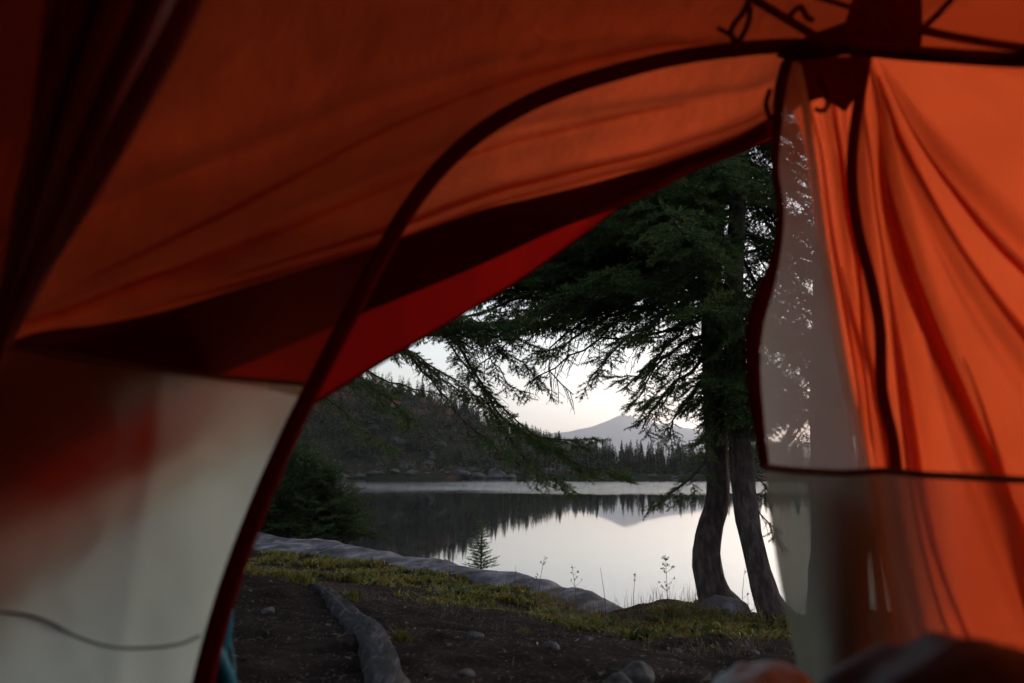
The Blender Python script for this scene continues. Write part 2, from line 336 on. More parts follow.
# ------------------------------------------------------------------ conifers near
def unit(v): return v / (np.linalg.norm(v, axis=-1, keepdims=True) + 1e-9)
def sprig_templates(n=38, k=5, ln=.30, wd=.03):
    T = []
    for _ in range(k):
        s = np.sort(rng.uniform(0, 1, n)); a = rng.uniform(0, 2 * np.pi, n); fw = rng.uniform(.35, .75, n)
        L = ln * rng.uniform(.75, 1.2, n) * (1 - .35 * s)
        base = np.stack([s, 0 * s, 0 * s], 1)
        d = np.stack([fw, np.cos(a) * np.sqrt(1 - fw ** 2), np.sin(a) * np.sqrt(1 - fw ** 2) * .8], 1)
        side = unit(np.cross(d, rng.normal(size=(n, 3)))) * wd
        T.append(np.stack([base - side, base + side, base + d * L[:, None]], 1))
    # a stem triangle pair
    return T
TPL = sprig_templates()
def place_sprigs(mb, O, D, L, matid, tpl=TPL):
    O = np.asarray(O); D = unit(np.asarray(D)); L = np.asarray(L)
    if len(O) == 0: return
    B = unit(np.cross(D, rng.normal(size=D.shape))); C = np.cross(D, B)
    which = rng.integers(0, len(tpl), len(O))
    for k, t in enumerate(tpl):
        s = which == k
        if not s.any(): continue
        o, d, b, c, l = O[s], D[s], B[s], C[s], L[s]
        v = o[:, None, None] + l[:, None, None, None] * (t[None, ..., 0:1] * d[:, None, None] + t[None, ..., 1:2] * b[:, None, None] + t[None, ..., 2:3] * c[:, None, None])
        mb.tris(v.reshape(-1, 3, 3), matid)
def prism(mb, A, B, ra, rb, matid):
    """many 3-sided twigs at once"""
    A = np.asarray(A); B = np.asarray(B); d = unit(B - A); u = unit(np.cross(d, [.3, .5, .81])); w = np.cross(d, u)
    ra = np.broadcast_to(ra, len(A))[:, None]; rb = np.broadcast_to(rb, len(A))[:, None]
    cs = [(math.cos(t), math.sin(t)) for t in (0, 2.094, 4.189)]
    pa = [A + ra * (c * u + s * w) for c, s in cs]; pb = [B + rb * (c * u + s * w) for c, s in cs]; out = []
    for i in range(3):
        j = (i + 1) % 3; out += [np.stack([pa[i], pa[j], pb[j]], 1), np.stack([pa[i], pb[j], pb[i]], 1)]
    mb.tris(np.concatenate(out), matid)
def limb(mb, pts, r0, leaf_from=.2, sec=.085, seclen=.42, spr=.032, slen=.12, droop=.25, bare=0.0, mats=(0, 1), tipr=.004):
    """one branch: woody tube, side twigs, needle sprigs (mats: twig, needle)"""
    pts = np.asarray(pts, float); Lt = np.linalg.norm(np.diff(pts, axis=0), axis=1).sum()
    n = max(6, int(Lt / .12)); q = resample(pts, n); q[1:] += rng.normal(0, .012, (n - 1, 3))
    tube(mb, q, np.linspace(r0, tipr, n), 5, mats[0])
    t = unit(np.gradient(q, axis=0)); k = max(3, int(Lt / sec)); A = []; B = []; O = []; D = []; L = []; RA = []
    for i in range(k):
        s = (i + rng.uniform(.1, .9)) / k
        if s < .08: continue
        f = s * (n - 1); a = int(min(f, n - 2)); c = q[a] + (q[a + 1] - q[a]) * (f - a); tt = t[a]
        lat = unit(np.cross(tt, [0, 0, 1])) * (1 if i % 2 else -1)
        d = unit(tt * rng.uniform(.45, .9) + lat * rng.uniform(.6, 1) + np.array([0, 0, rng.uniform(-.35, .2) - droop * .5]))
        ln = seclen * (rng.uniform(.55, 1.1)) * (1 - .72 * s) + .07
        isbare = s < leaf_from or rng.random() < bare
        m = max(2, int(ln / .09)); c0 = c.copy(); dd = d.copy(); path = [c0]
        for j in range(m):
            dd = unit(dd + np.array([0, 0, -droop * .3]) + rng.normal(0, .1, 3)); path.append(path[-1] + dd * ln / m)
        path = np.array(path)
        A.append(path[:-1]); B.append(path[1:]); RA.append(np.linspace(.0042, .0018, m + 1)[:-1])
        cnt = int(ln / spr)
        for j in range(cnt + 1):
            u = (j + .5) / (cnt + 1) * m; a2 = int(min(u, m - 1)); pp = path[a2] + (path[a2 + 1] - path[a2]) * (u - a2)
            pd = unit(path[a2 + 1] - path[a2]); lt = unit(np.cross(pd, [0, 0, 1])) * (1 if j % 2 else -1)
            sd = unit(pd * rng.uniform(.6, 1) + lt * rng.uniform(.5, .9) + np.array([0, 0, rng.uniform(-.2, .35)]))
            if isbare:
                if rng.random() < .5:
                    e = pp + sd * slen * rng.uniform(.4, 1.1); A.append(pp[None]); B.append(e[None]); RA.append(np.array([.002]))
            else: O.append(pp); D.append(sd); L.append(slen * rng.uniform(.7, 1.25) * (1 - .25 * u / m))
        if not isbare: O.append(path[-2]); D.append(path[-1] - path[-2]); L.append(slen * 1.1)
    if leaf_from < .98 and bare < .9: O.append(q[-2]); D.append(q[-1] - q[-2]); L.append(slen * 1.2)
    A = np.concatenate(A); B = np.concatenate(B); RA = np.concatenate(RA); prism(mb, A, B, RA, RA * .7, mats[0])
    if O: 
        O = np.array(O); D = np.array(D); L = np.array(L)
        prism(mb, O, O + unit(D) * L[:, None] * .95, .0018, .0008, mats[0]); place_sprigs(mb, O, D, L, mats[1])
def auto_limbs(mb, tp, z0, z1, n, Lfun, azf=None, droop=.3, dzr=(-.42, .10), **kw):
    zs = tp[:, 2]
    for i in range(n):
        z = z0 + (z1 - z0) * (i + rng.uniform(0, 1)) / n; a = rng.uniform(0, 2 * np.pi) if azf is None else azf()
        c = np.array([np.interp(z, zs, tp[:, 0]), np.interp(z, zs, tp[:, 1]), z]); L = Lfun(z) * rng.uniform(.7, 1.15)
        h = np.array([math.cos(a), math.sin(a), 0]); dz = rng.uniform(*dzr)
        pts = [c, c + h * L * .33 + [0, 0, L * (dz + .04)], c + h * L * .68 + [0, 0, L * (dz - droop * .5)], c + h * L + [0, 0, L * (dz - droop * .55)]]
        limb(mb, pts, .006 + .008 * L, droop=droop, **kw)
def trunk(pts, n=60, seed=0, flare=1.5):
    pts = np.array(pts); q = resample(pts, n); mb = MB()
    def bp(u, a):
        return 1 + .06 * np.sin(3 * a + 9 * u + seed) + .05 * np.sin(7 * a + seed * 2 + 6 * np.sin(14 * u)) + .05 * rng.normal(size=(n, 14)) * .6
    tube(mb, q[:, :3], q[:, 3], 14, 0, True, bp); return mb, q
def tr_root(name, q, label, cat): return empty(name, tuple(q[0, :3]), label, cat)

# front trunk of the pair
def TP(px, py, Y, wpx): p = P(px, py, Y); return [p[0], p[1], p[2], wpx / F * Y / 2]
t1 = [TP(722, 608, 6.25, 44), TP(715, 593, 6.25, 32), TP(707, 562, 6.25, 28), TP(710, 530, 6.25, 24), TP(718, 500, 6.25, 21.5), TP(717, 465, 6.25, 21), TP(716, 430, 6.25, 20.5), TP(712, 360, 6.25, 21), TP(712, 280, 6.3, 19), TP(716, 200, 6.3, 18), TP(720, 100, 6.35, 16), TP(724, -60, 6.4, 12), TP(728, -220, 6.4, 8), TP(730, -420, 6.4, 3)]
mbt, q1 = trunk(t1, 90, 1)
tree1 = tr_root('spruce_tree', q1, 'spruce with its trunk bowed to the left beside the grey boulder', 'tree')
child('trunk', mbt, M['bark'], tree1)
mb = MB()
auto_limbs(mb, q1, 1.55, 4.9, 52, lambda z: 1.25 if z < 2.6 else max(.35, 1.25 - .33 * (z - 2.6)), droop=.45, sec=.07)
left = lambda: rng.uniform(R(140), R(255))
auto_limbs(mb, q1, 2.25, 3.5, 26, lambda z: 1.95, left, dzr=(-.16, .12), droop=.3, sec=.06)
auto_limbs(mb, q1, 1.78, 3.4, 34, lambda z: 1.6, left, dzr=(-.12, .12), droop=.3, sec=.065)
lf2 = lambda: rng.uniform(R(158), R(205))
auto_limbs(mb, q1, 1.95, 2.75, 15, lambda z: 2.3, lf2, dzr=(-.10, .10), droop=.25, sec=.06)
auto_limbs(mb, q1, 1.15, 1.7, 9, lambda z: .42, lambda: rng.uniform(R(220), R(350)), dzr=(-.5, -.1), droop=.4, sec=.06)
ex = [([(708, 250, 6.3), (640, 262, 6.1), (560, 285, 5.95), (480, 312, 5.8), (415, 335, 5.7)], .03, .25, .05),
      ([(708, 225, 6.3), (640, 230, 6.4), (560, 262, 6.5), (500, 290, 6.6)], .025, .25, .0),
      ([(708, 215, 6.3), (650, 200, 6.2), (590, 215, 6.1), (540, 245, 6.0)], .024, .2, .0),
      ([(710, 300, 6.2), (660, 300, 5.9), (600, 320, 5.7), (560, 345, 5.6), (530, 352, 5.55)], .026, .3, .1),
      ([(710, 290, 6.2), (690, 300, 5.8), (650, 325, 5.5), (610, 350, 5.3), (590, 378, 5.25)], .026, .3, .0),
      ([(712, 330, 6.2), (680, 345, 5.9), (650, 375, 5.7), (640, 400, 5.65)], .02, .2, .1),
      ([(712, 350, 6.2), (690, 370, 5.9), (665, 395, 5.8), (640, 425, 5.7)], .02, .35, .1),
      ([(712, 370, 6.2), (700, 385, 5.9), (680, 410, 5.8), (668, 440, 5.75)], .018, .25, .1),
      ([(714, 448, 6.15), (695, 472, 5.95), (675, 492, 5.9), (650, 504, 5.85)], .012, .35, .1)]
for pts, r, lf, ba in ex:
    limb(mb, [P(*a) for a in pts], r, lf, sec=.06, seclen=.34 if len(pts) > 4 else .28, bare=ba, droop=.35, slen=.11)
child('crown', mb, [M['twig'], M['needle']], tree1)
# bare boughs that hang with dead twigs
for pts, r in [([(700, 320, 6.1), (640, 335, 6.0), (590, 345, 5.9), (548, 372, 5.85), (525, 388, 5.8)], .014), ([(640, 300, 6.0), (580, 325, 5.9), (548, 350, 5.9), (556, 380, 5.9), (575, 395, 5.9)], .012),
               ([(590, 300, 6.0), (530, 330, 6.1), (500, 350, 6.1), (470, 378, 6.1)], .012)]:
    b_ = MB(); limb(b_, [P(*a) for a in pts], r, 1.1, sec=.05, seclen=.42, droop=.9, bare=1, spr=.09, slen=.08); child('branch', b_, [M['twig'], M['needle']], tree1)

t2 = [TP(779, 624, 5.9, 38), TP(770, 606, 5.9, 27), TP(760, 575, 5.9, 23), TP(753, 545, 5.9, 22), TP(746, 505, 5.95, 23), TP(741, 450, 6, 22.5), TP(736, 380, 6.05, 22), TP(734, 300, 6.1, 20), TP(738, 200, 6.1, 17), TP(744, 60, 6.15, 14), TP(750, -150, 6.2, 8), TP(752, -330, 6.2, 3)]
mbt, q2 = trunk(t2, 90, 5)
tree2 = tr_root('spruce_tree', q2, 'spruce with the trunk leaning left, right of its bowed twin, nearest the tent', 'tree')
child('trunk', mbt, M['bark'], tree2)
mb = MB(); auto_limbs(mb, q2, 1.15, 1.75, 14, lambda z: .5, lambda: rng.uniform(R(200), R(360)), dzr=(-.5, -.1), droop=.4, sec=.06); auto_limbs(mb, q2, 1.75, 4.6, 46, lambda z: 1.1 if z < 2.6 else max(.35, 1.1 - .35 * (z - 2.6)), droop=.45, sec=.07)
for pts, r, lf, ba in [([(742, 400, 6.05), (758, 425, 5.95), (768, 455, 5.9)], .01, .1, 0), ([(744, 470, 6.0), (760, 480, 6.1), (772, 500, 6.1)], .008, .3, .1), ([(750, 500, 6.0), (762, 515, 5.95), (776, 536, 5.9)], .007, .4, .1),
                       ([(738, 380, 6.05), (728, 400, 5.9), (712, 430, 5.8), (705, 455, 5.8)], .01, .2, .1), ([(738, 340, 6.05), (775, 370, 6.1), (815, 400, 6.1), (850, 440, 6.1)], .015, .1, .0),
                       ([(738, 300, 6.05), (780, 300, 6.1), (830, 330, 6.2), (870, 360, 6.3)], .015, .1, .0)]:
    limb(mb, [P(*a) for a in pts], r, lf, sec=.06, seclen=.22, bare=ba, droop=.3, slen=.09)
child('crown', mb, [M['twig'], M['needle']], tree2)

# tree on the left, trunk behind the tent wall
t3 = [TP(196, 575, 7.6, 40), TP(200, 540, 7.6, 32), TP(204, 400, 7.6, 27), TP(206, 250, 7.6, 24), TP(208, 50, 7.6, 20), TP(210, -150, 7.6, 13), TP(210, -300, 7.6, 5)]
mbt, q3 = trunk(t3, 70, 9)
tree3 = tr_root('spruce_tree', q3, 'spruce mostly hidden by the left tent wall, its bare bough dipping towards the far shore', 'tree')
child('trunk', mbt, M['bark'], tree3)
mb = MB(); auto_limbs(mb, q3, 1.6, 4.6, 30, lambda z: 1.3 - .25 * (z - 1.6), droop=.4, sec=.09)
for pts, r, lf, ba, sl in [([(206, 330, 7.6), (270, 340, 7.5), (340, 362, 7.4), (400, 385, 7.3), (440, 395, 7.2)], .02, .35, .15, .26),
                       ([(206, 300, 7.6), (300, 350, 7.5), (360, 385, 7.4), (400, 420, 7.3)], .018, .45, .15, .3),
                       ([(206, 220, 7.6), (290, 240, 7.2), (380, 290, 6.8), (440, 330, 6.6)], .02, .3, .1, .4)]:
    limb(mb, [P(*a) for a in pts], r, lf, sec=.06, seclen=sl, bare=ba, droop=.4, slen=.11)
def bough(pts, r, lf, n1, sl, ba=.0, dr=.2, sec=.06):
    b_ = MB(); limb(b_, [P(*a) for a in pts], r, lf, sec=sec, seclen=sl, bare=ba, droop=dr, slen=.11); child('branch', b_, [M['twig'], M['needle']], tree3)
child('crown', mb, [M['twig'], M['needle']], tree3)
bough([(208, 240, 7.6), (330, 250, 7.0), (420, 285, 6.5), (455, 335, 6.4), (482, 385, 6.3), (505, 418, 6.25), (540, 447, 6.2), (580, 464, 6.15), (622, 476, 6.1)], .028, .63, 0, .5, .0, .12, .05)
bough([(206, 280, 7.6), (330, 300, 7.3), (405, 352, 7.2), (430, 380, 7.2), (465, 420, 7.2), (500, 450, 7.1), (545, 480, 7.1)], .02, .80, 0, .34, .3, .25)
bough([(206, 300, 7.6), (290, 335, 7.3), (340, 365, 7.1), (380, 392, 7.0), (415, 420, 6.9)], .016, .35, 0, .42, .0, .3)
bough([(206, 350, 7.6), (270, 365, 7.6), (320, 392, 7.6), (365, 430, 7.6), (398, 452, 7.6)], .014, .4, 0, .36, .25, .35)
bough([(482, 385, 6.3), (500, 425, 6.2), (520, 452, 6.1), (552, 478, 6.05), (575, 492, 6.0)], .008, .45, 0, .3, .15, .3)
bough([(440, 330, 6.5), (490, 395, 6.3), (530, 430, 6.2), (560, 440, 6.2), (592, 438, 6.1)], .009, .55, 0, .34, .0, .1)
bough([(360, 270, 7.0), (420, 310, 6.7), (450, 330, 6.6), (475, 352, 6.6)], .012, .2, 0, .4, .1, .4)
bough([(206, 260, 7.6), (320, 300, 7.3), (400, 345, 7.1), (450, 385, 7.0), (490, 405, 6.9)], .016, .4, 0, .4, .0, .35)
bough([(206, 250, 7.6), (320, 270, 7.2), (400, 300, 7.0), (470, 320, 6.9), (540, 350, 6.8)], .016, .4, 0, .45, .0, .35)
bough([(250, 240, 7.4), (360, 275, 7.0), (440, 315, 6.7), (505, 350, 6.5), (545, 385, 6.4)], .014, .35, 0, .42, .05, .45)
bough([(300, 300, 7.3), (380, 335, 7.1), (430, 365, 7.0), (470, 392, 6.9), (505, 425, 6.9)], .012, .3, 0, .36, .1, .45)
bough([(300, 250, 7.2), (400, 290, 6.6), (470, 330, 6.5), (500, 372, 6.5), (520, 395, 6.5)], .012, .5, 0, .35, .5, .5)

# tree on the right, seen through the mesh and the lower wall
t4 = [TP(838, 640, 6.6, 62), TP(838, 610, 6.6, 52), TP(836, 540, 6.6, 44), TP(832, 450, 6.6, 40), TP(830, 300, 6.7, 34), TP(828, 100, 6.7, 27), TP(826, -150, 6.7, 16), TP(826, -330, 6.7, 5)]
mbt, q4 = trunk(t4, 70, 13)
tree4 = tr_root('spruce_tree', q4, 'stout spruce seen only as a dark shape through the right mesh strip', 'tree')
child('trunk', mbt, M['bark'], tree4)
mb = MB(); auto_limbs(mb, q4, .95, 4.8, 46, lambda z: 1.2 if z < 3 else max(.4, 1.2 - .35 * (z - 3)), droop=.4, sec=.08); child('crown', mb, [M['twig'], M['needle']], tree4)
# two unseen spruces added left of the tent and behind it, to shade the roof
for (bx, by, hh, lb) in [(-1.75, .35, 6.2, 'unseen tall spruce added left of the tent to shade its roof'), (-.9, -2.6, 6.4, 'unseen tall spruce added close behind the tent to shade it')]:
    mbt, q5 = trunk([[bx, by, -.2, .2], [bx + .03, by, .1, .16], [bx, by + .05, 2.5, .13], [bx, by, 5, .06], [bx, by, hh, .01]], 40, 17)
    tt = tr_root('spruce_tree', q5, lb, 'tree'); child('trunk', mbt, M['bark'], tt)
    mb = MB(); auto_limbs(mb, q5, 1.8, hh - .3, 110, lambda z: 2.3 * (1 - (z - 1.5) / 6) + .2, dzr=(.02, .16), droop=.0, sec=.14, spr=.09, slen=.26); child('crown', mb, [M['twig'], M['needle']], tt)

# dense shrub by the slab and sapling
def shrub(cx, cy, cz, rx, ry, h, n, label, name='conifer_shrub'):
    root = empty(name, (cx, cy, cz), label, 'shrub'); mb = MB()
    for i in range(n):
        a = rng.uniform(0, 2 * np.pi); e = rng.uniform(.05, 1) ** .8
        top = np.array([cx + math.cos(a) * rx * rng.uniform(.3, 1) * math.cos(e * 1.3), cy + math.sin(a) * ry * rng.uniform(.3, 1) * math.cos(e * 1.3), cz + h * math.sin(e * 1.5) * rng.uniform(.75, 1.05)])
        if top[0] > cx: top[2] = cz + (top[2] - cz) * (1 - .5 * (top[0] - cx) / rx)
        b0 = np.array([cx + rng.normal(0, .12) * rx + (top[0]-cx)*.3, cy + rng.normal(0, .12), cz + .02]); mid = (b0 + top) / 2 + [0, 0, .1 * h]
        limb(mb, [b0, mid, top], .014, .3, sec=.07, seclen=.3, droop=-.1, slen=.13, spr=.07)
    child('crown', mb, [M['twig'], M['needle2']], root)
    st = MB()
    for i in range(5):
        a = i * 1.3; st_ = [[cx + .05 * math.cos(a), cy + .05 * math.sin(a), cz - .25], [cx + .2 * math.cos(a), cy + .2 * math.sin(a), cz + .3], [cx + .4 * math.cos(a), cy + .3 * math.sin(a), cz + .7 * h]]
        tube(st, resample(np.array(st_), 8), np.linspace(.03, .008, 8), 6)
    child('stem', st, M['bark'], root)
shrub(-3.85, 15.0, -.95, 1.95, 1.1, 1.95, 270, 'dense dark green conifer bush on the bank beside the left end of the slab')
def small_fir(p, h, label):
    root = empty('young_fir', tuple(p), label, 'tree'); mb = MB(); tk = MB()
    tube(tk, [p + np.array([0, 0, -.2]), p + np.array([0, 0, h * .5]), p + np.array([0, 0, h])], np.array([.012, .008, .002]), 6); child('trunk', tk, M['bark'], root)
    O = []; D = []; L = []
    for k in range(16):
        s = .04 + .9 * k / 15; rr = .36 * h * (1 - s) + .02
        for j in range(9):
            rr = (.36 * h * (1 - s) + .02) * rng.uniform(.45, 1.2); a = j * 1.05 + k * .5 + rng.uniform(-.45, .45); d = np.array([math.cos(a), math.sin(a), .25 + rng.uniform(-.1, .15)])
            o = p + np.array([0, 0, s * h]); nn = max(1, int(rr / .05))
            for i in range(nn):
                O.append(o + d * rr * i / nn); D.append(d + [0, 0, .1]); L.append(.075)
                if i: O.append(o + d * rr * i / nn); D.append(d + unit(np.cross(d, [0, 0, 1])) * rng.choice([-1, 1]) * .9); L.append(.06)
    O.append(p + [0, 0, h * .93]); D.append([0, 0, 1.]); L.append(.06)
    place_sprigs(mb, np.array(O), np.array(D), np.array(L), 0); child('crown', mb, M['needle'], root)
small_fir(P(481, 571, 10.2), .62, 'tiny fir sapling standing dark against the lake behind the slab')

# ------------------------------------------------------------------ rocks
def rock(name, c, r, seed, label, cat='rock', rz=0, amp=.25, matn='granite', group=None, n=26, flat=0, facet=.5):
    th = np.linspace(0, np.pi, n); ph = np.linspace(0, 2 * np.pi, n * 2, endpoint=False)
    T, Ph = np.meshgrid(th, ph, indexing='ij'); d = np.stack([np.sin(T) * np.cos(Ph), np.sin(T) * np.sin(Ph), np.cos(T)], -1)
    k = 1 + amp * fbm(d * 1.3 + seed * 3.1, 4, seed)
    rr = np.random.default_rng(seed)
    for _ in range(9):
        nn = unit(rr.normal(size=3)); cut = rr.uniform(.72, .95); dp = d @ nn; k = np.where(dp * k > cut, k * (1 - facet) + facet * cut / np.maximum(dp, .01), k)
    v = d * k[..., None] * np.array(r); cz, sz = math.cos(rz), math.sin(rz)
    v = np.stack([v[..., 0] * cz - v[..., 1] * sz, v[..., 0] * sz + v[..., 1] * cz, v[..., 2]], -1)
    mb = MB(); mb.add(v.reshape(-1, 3), grid_faces(n, n * 2, 0, True)); o = link(name, mb.mesh(name, M[matn]), None, tuple(c))
    return tag(o, label, cat, group)
rock('boulder', P(722, 611, 6.0) + [0, 0, -.03], (.21, .2, .135), 4, 'rounded grey boulder at the foot of the bowed spruce trunk', 'boulder', .3)
rock('rock', P(636, 676, 2.45), (.055, .052, .042), 11, 'angular grey stone at the bottom edge, in bare soil left of the pale bedding', 'rock', .5, facet=1.0, amp=.1, matn='darkstone')
rock('rock', P(617, 684, 2.3), (.045, .045, .026), 12, 'flat brownish stone just left of the angular grey stone', 'rock', 1.2, matn='darkstone', facet=1.0)
for i, (px, py, Y, s, lb) in enumerate([(676, 634, 3.95, .024, 'small white pebble in bare soil below the boulder'), (588, 639, 3.7, .022, 'pale pebble in bare soil below the middle of the green strip'),
    (754, 645, 3.5, .022, 'little grey pebble by the right side of the door opening'), (475, 645, 3.4, .03, 'flat grey stone right of the weathered log'), (466, 672, 2.6, .026, 'tan stone near the bottom edge right of the log'),
    (552, 655, 3.1, .03, 'half buried dark stone in the middle of the soil'), (268, 622, 4.0, .03, 'grey stone in the soil left of the log')]):
    c = P(px, py, Y); c[2] = height(c[0], c[1]) + s * .25
    rock('pebble', c, (s * 1.2, s, s * .7), 20 + i, lb, 'stone', i, n=14, matn='darkstone')
# granite slab along the bank edge
cr = [(150, 520, 16.5), (205, 523, 15.2), (240, 531, 14.2), (300, 538, 13.2), (345, 545, 12.2), (380, 551, 11.4), (420, 557, 10.8), (460, 565, 10.0), (500, 571, 9.3), (545, 580, 8.5), (578, 588, 7.9), (600, 598, 7.4), (625, 617, 6.8)]
crest = resample(np.array([P(*a) for a in cr]), 150)
prof = np.array([(-1.1, -.34), (-.75, -.13), (-.5, -.06), (-.3, -.022), (-.12, -.006), (0, 0), (.18, -.02), (.4, -.1), (.62, -.3), (.8, -.7), (.95, -1.6)])   # tent side ... lake side
prof = resample(np.c_[prof, np.zeros(11)], 40)[:, :2]
t = unit(np.gradient(crest, axis=0)); nrm = unit(np.cross(t, [0, 0, 1.])); nrm *= -1 if nrm[5][1] < 0 else 1
U = np.linspace(0, 1, 150); wv = 1 + .25 * fbm(np.stack([U * 14, U * 0], -1), 3, 5)
g = crest[:, None] + nrm[:, None] * (prof[None, :, 0:1] * wv[:, None, None] * np.interp(U, [0, .5, 1], [1.3, .9, .5])[:, None, None]) + np.array([0, 0, 1.]) * prof[None, :, 1:2]
pp = g.reshape(-1, 3); rd = 1 - np.abs(vnoise(pp * np.array([1.4, 2.6, 1.4]), 90)); dz = .012 * fbm(pp * 7, 3, 19) + .018 * fbm(pp * 1.6, 5, 8) + .022 * rd ** 4 + .05 * np.abs(vnoise(pp * np.array([1.1, 3.5, 1.1]), 12)) - .03
cr_ = vnoise(pp * np.array([1.6, 1.6, 0]) + 5, 44); dz -= .06 * np.exp(-(cr_ / .05) ** 2); pp[:, 2] += dz
g = pp.reshape(g.shape); sl = sheet_mb(g); o = link('granite_slab', sl.mesh('granite_slab', M['granite']))
tag(o, 'long low grey granite slab running along the bank edge, green strip in front of it', 'rock slab')

# log
lp = [(312, 592, 5.0, .03), (326, 600, 4.75, .045), (346, 613, 4.3, .06), (366, 636, 3.3, .062), (382, 662, 2.6, .066), (391, 695, 2.15, .066), (388, 740, 1.9, .07)]
q = []
for px, py, Y, r in lp:
    c = P(px, py, Y); zz = height(c[0], c[1]); q.append([c[0], c[1], max(zz - .01, c[2] - r * .6), r])
q = resample(np.array(q), 60); mb = MB()
tube(mb, q[:, :3], q[:, 3], 18, 0, True, lambda u, a: 1 + .12 * np.sin(2 * a + 5 * u) + .06 * np.sin(6 * a + 3 * np.sin(9 * u)) + .30 * fbm(np.stack(np.broadcast_arrays(u * 9, np.cos(a) * 1.4 + 3, np.sin(a) * 1.4), -1), 4, 6) + .02 * rng.normal(size=(60, 18)))
o = link('fallen_log', mb.mesh('fallen_log', M['log'])); tag(o, 'weathered bare grey log lying curved across the dark soil towards the tent', 'log')

# ------------------------------------------------------------------ ground vegetation
def blades(n, xs, ys, zs, h, w, lean=.5, k=1):
    """thin curved leaf blades, 2 tris each"""
    a = rng.uniform(0, 2 * np.pi, n); d = np.stack([np.cos(a), np.sin(a), 0 * a], 1); up = np.array([0, 0, 1.]); le = rng.uniform(.1, 1, n)[:, None] * lean
    b = np.stack([xs, ys, zs], 1); hh = h[:, None]; s = np.stack([-np.sin(a), np.cos(a), 0 * a], 1) * w[:, None]
    mid = b + up * hh * .55 + d * hh * le * .35; tip = b + up * hh * rng.uniform(.75, 1, n)[:, None] + d * hh * le
    return np.concatenate([np.stack([b - s * .6, b + s * .6, mid + s], 1), np.stack([b - s * .6, mid + s, mid - s], 1), np.stack([mid - s, mid + s, tip], 1)])
def strip_points(n, fmin, fmax, xr=(-5, 3.2), dens=None):
    x = rng.uniform(*xr, n * 3); Yb = np.interp(x, EDGE[:, 0], EDGE[:, 1]); f = rng.uniform(fmin, fmax, n * 3); y = Yb * f
    px = 512 + F * x / y; ok = (px > 190) & (px < 860) & (f < np.interp(px, [200, 330, 420, 500, 600, 680], [.93, .94, .95, .96, 1.0, 1.0]) * (1 if fmax > .9 else 1) + .03 * vnoise(np.stack([x * 5, y * 5], -1), 8))
    cl = fbm(np.stack([x * 2.2, y * 2.2], -1), 3, 77); ok &= cl + rng.uniform(-.5, .5, n * 3) > (dens if dens is not None else 0)
    return x[ok][:n], y[ok][:n]
mb = MB()
x, y = strip_points(3100, .66, 1.0, (-3.6, 2.6), .0)
z = height(x, y)
# each plant: a handful of small leaves on short stems
L_ = []
for k in range(9):
    ox = rng.normal(0, .022, len(x)); oy = rng.normal(0, .022, len(x))
    L_.append(blades(len(x), x + ox, y + oy, z - .004, rng.uniform(.02, .06, len(x)) * np.clip(1.05 + 1.3 * vnoise(np.stack([x * 3.3, y * 3.3], -1), 5), .35, 2.2), rng.uniform(.005, .012, len(x)), 1.3))
mb.tris(np.concatenate(L_), 0)
o = link('ground_cover', mb.mesh('ground_cover', M['groundcover'])); o['kind'] = 'stuff'; tag(o, 'low yellow green leafy ground cover along the bank', 'ground cover')
mb = MB(); x, y = strip_points(3600, .5, .97, (-3.6, 2.6), .1); z = height(x, y)
mb.tris(blades(len(x), x, y, z - .003, rng.uniform(.02, .09, len(x)), rng.uniform(.0010, .002, len(x)), 1.8), 0)
x, y = strip_points(900, .8, 1.0, (.2, 2.8), -.2); z = height(x, y)
mb.tris(blades(len(x), x, y, z, rng.uniform(.10, .24, len(x)), rng.uniform(.001, .0018, len(x)), .6), 0)
o = link('dry_grass', mb.mesh('dry_grass', M['drygrass'])); o['kind'] = 'stuff'; tag(o, 'sparse dry brown grass on the bank', 'grass')
# litter: needles, twigs, chips
mb = MB(); n = 13000; x = rng.uniform(-3, 2.6, n); y = 1.7 + 7 * rng.uniform(0, 1, n) ** 1.5; Yb = np.interp(x, EDGE[:, 0], EDGE[:, 1]); ok = y < Yb; x, y = x[ok], y[ok]; n = len(x)
z = height(x, y) + .006; a = rng.uniform(0, np.pi, n); l = rng.uniform(.005, .028, n); l[::60] *= 5
A = np.stack([x, y, z], 1); B = A + np.stack([np.cos(a) * l, np.sin(a) * l, rng.uniform(-.2, .35, n) * l], 1)
prism(mb, A, B, rng.uniform(.0006, .0016, n), .0006, 0)
n2_ = 2600; i2 = rng.integers(0, n, n2_); c = A[i2] + rng.normal(0, .05, (n2_, 3)) * [1, 1, 0]; c[:, 2] = height(c[:, 0], c[:, 1]) + .003; s = rng.uniform(.004, .014, n2_)[:, None]
e = rng.normal(size=(n2_, 3, 3)) * [1, 1, .45]; mb.tris(c[:, None] + e * s[:, None], 0)
o = link('forest_litter', mb.mesh('forest_litter', M['litter'], False)); o['kind'] = 'stuff'; tag(o, 'fallen needles, twigs and chips on dark soil', 'litter')
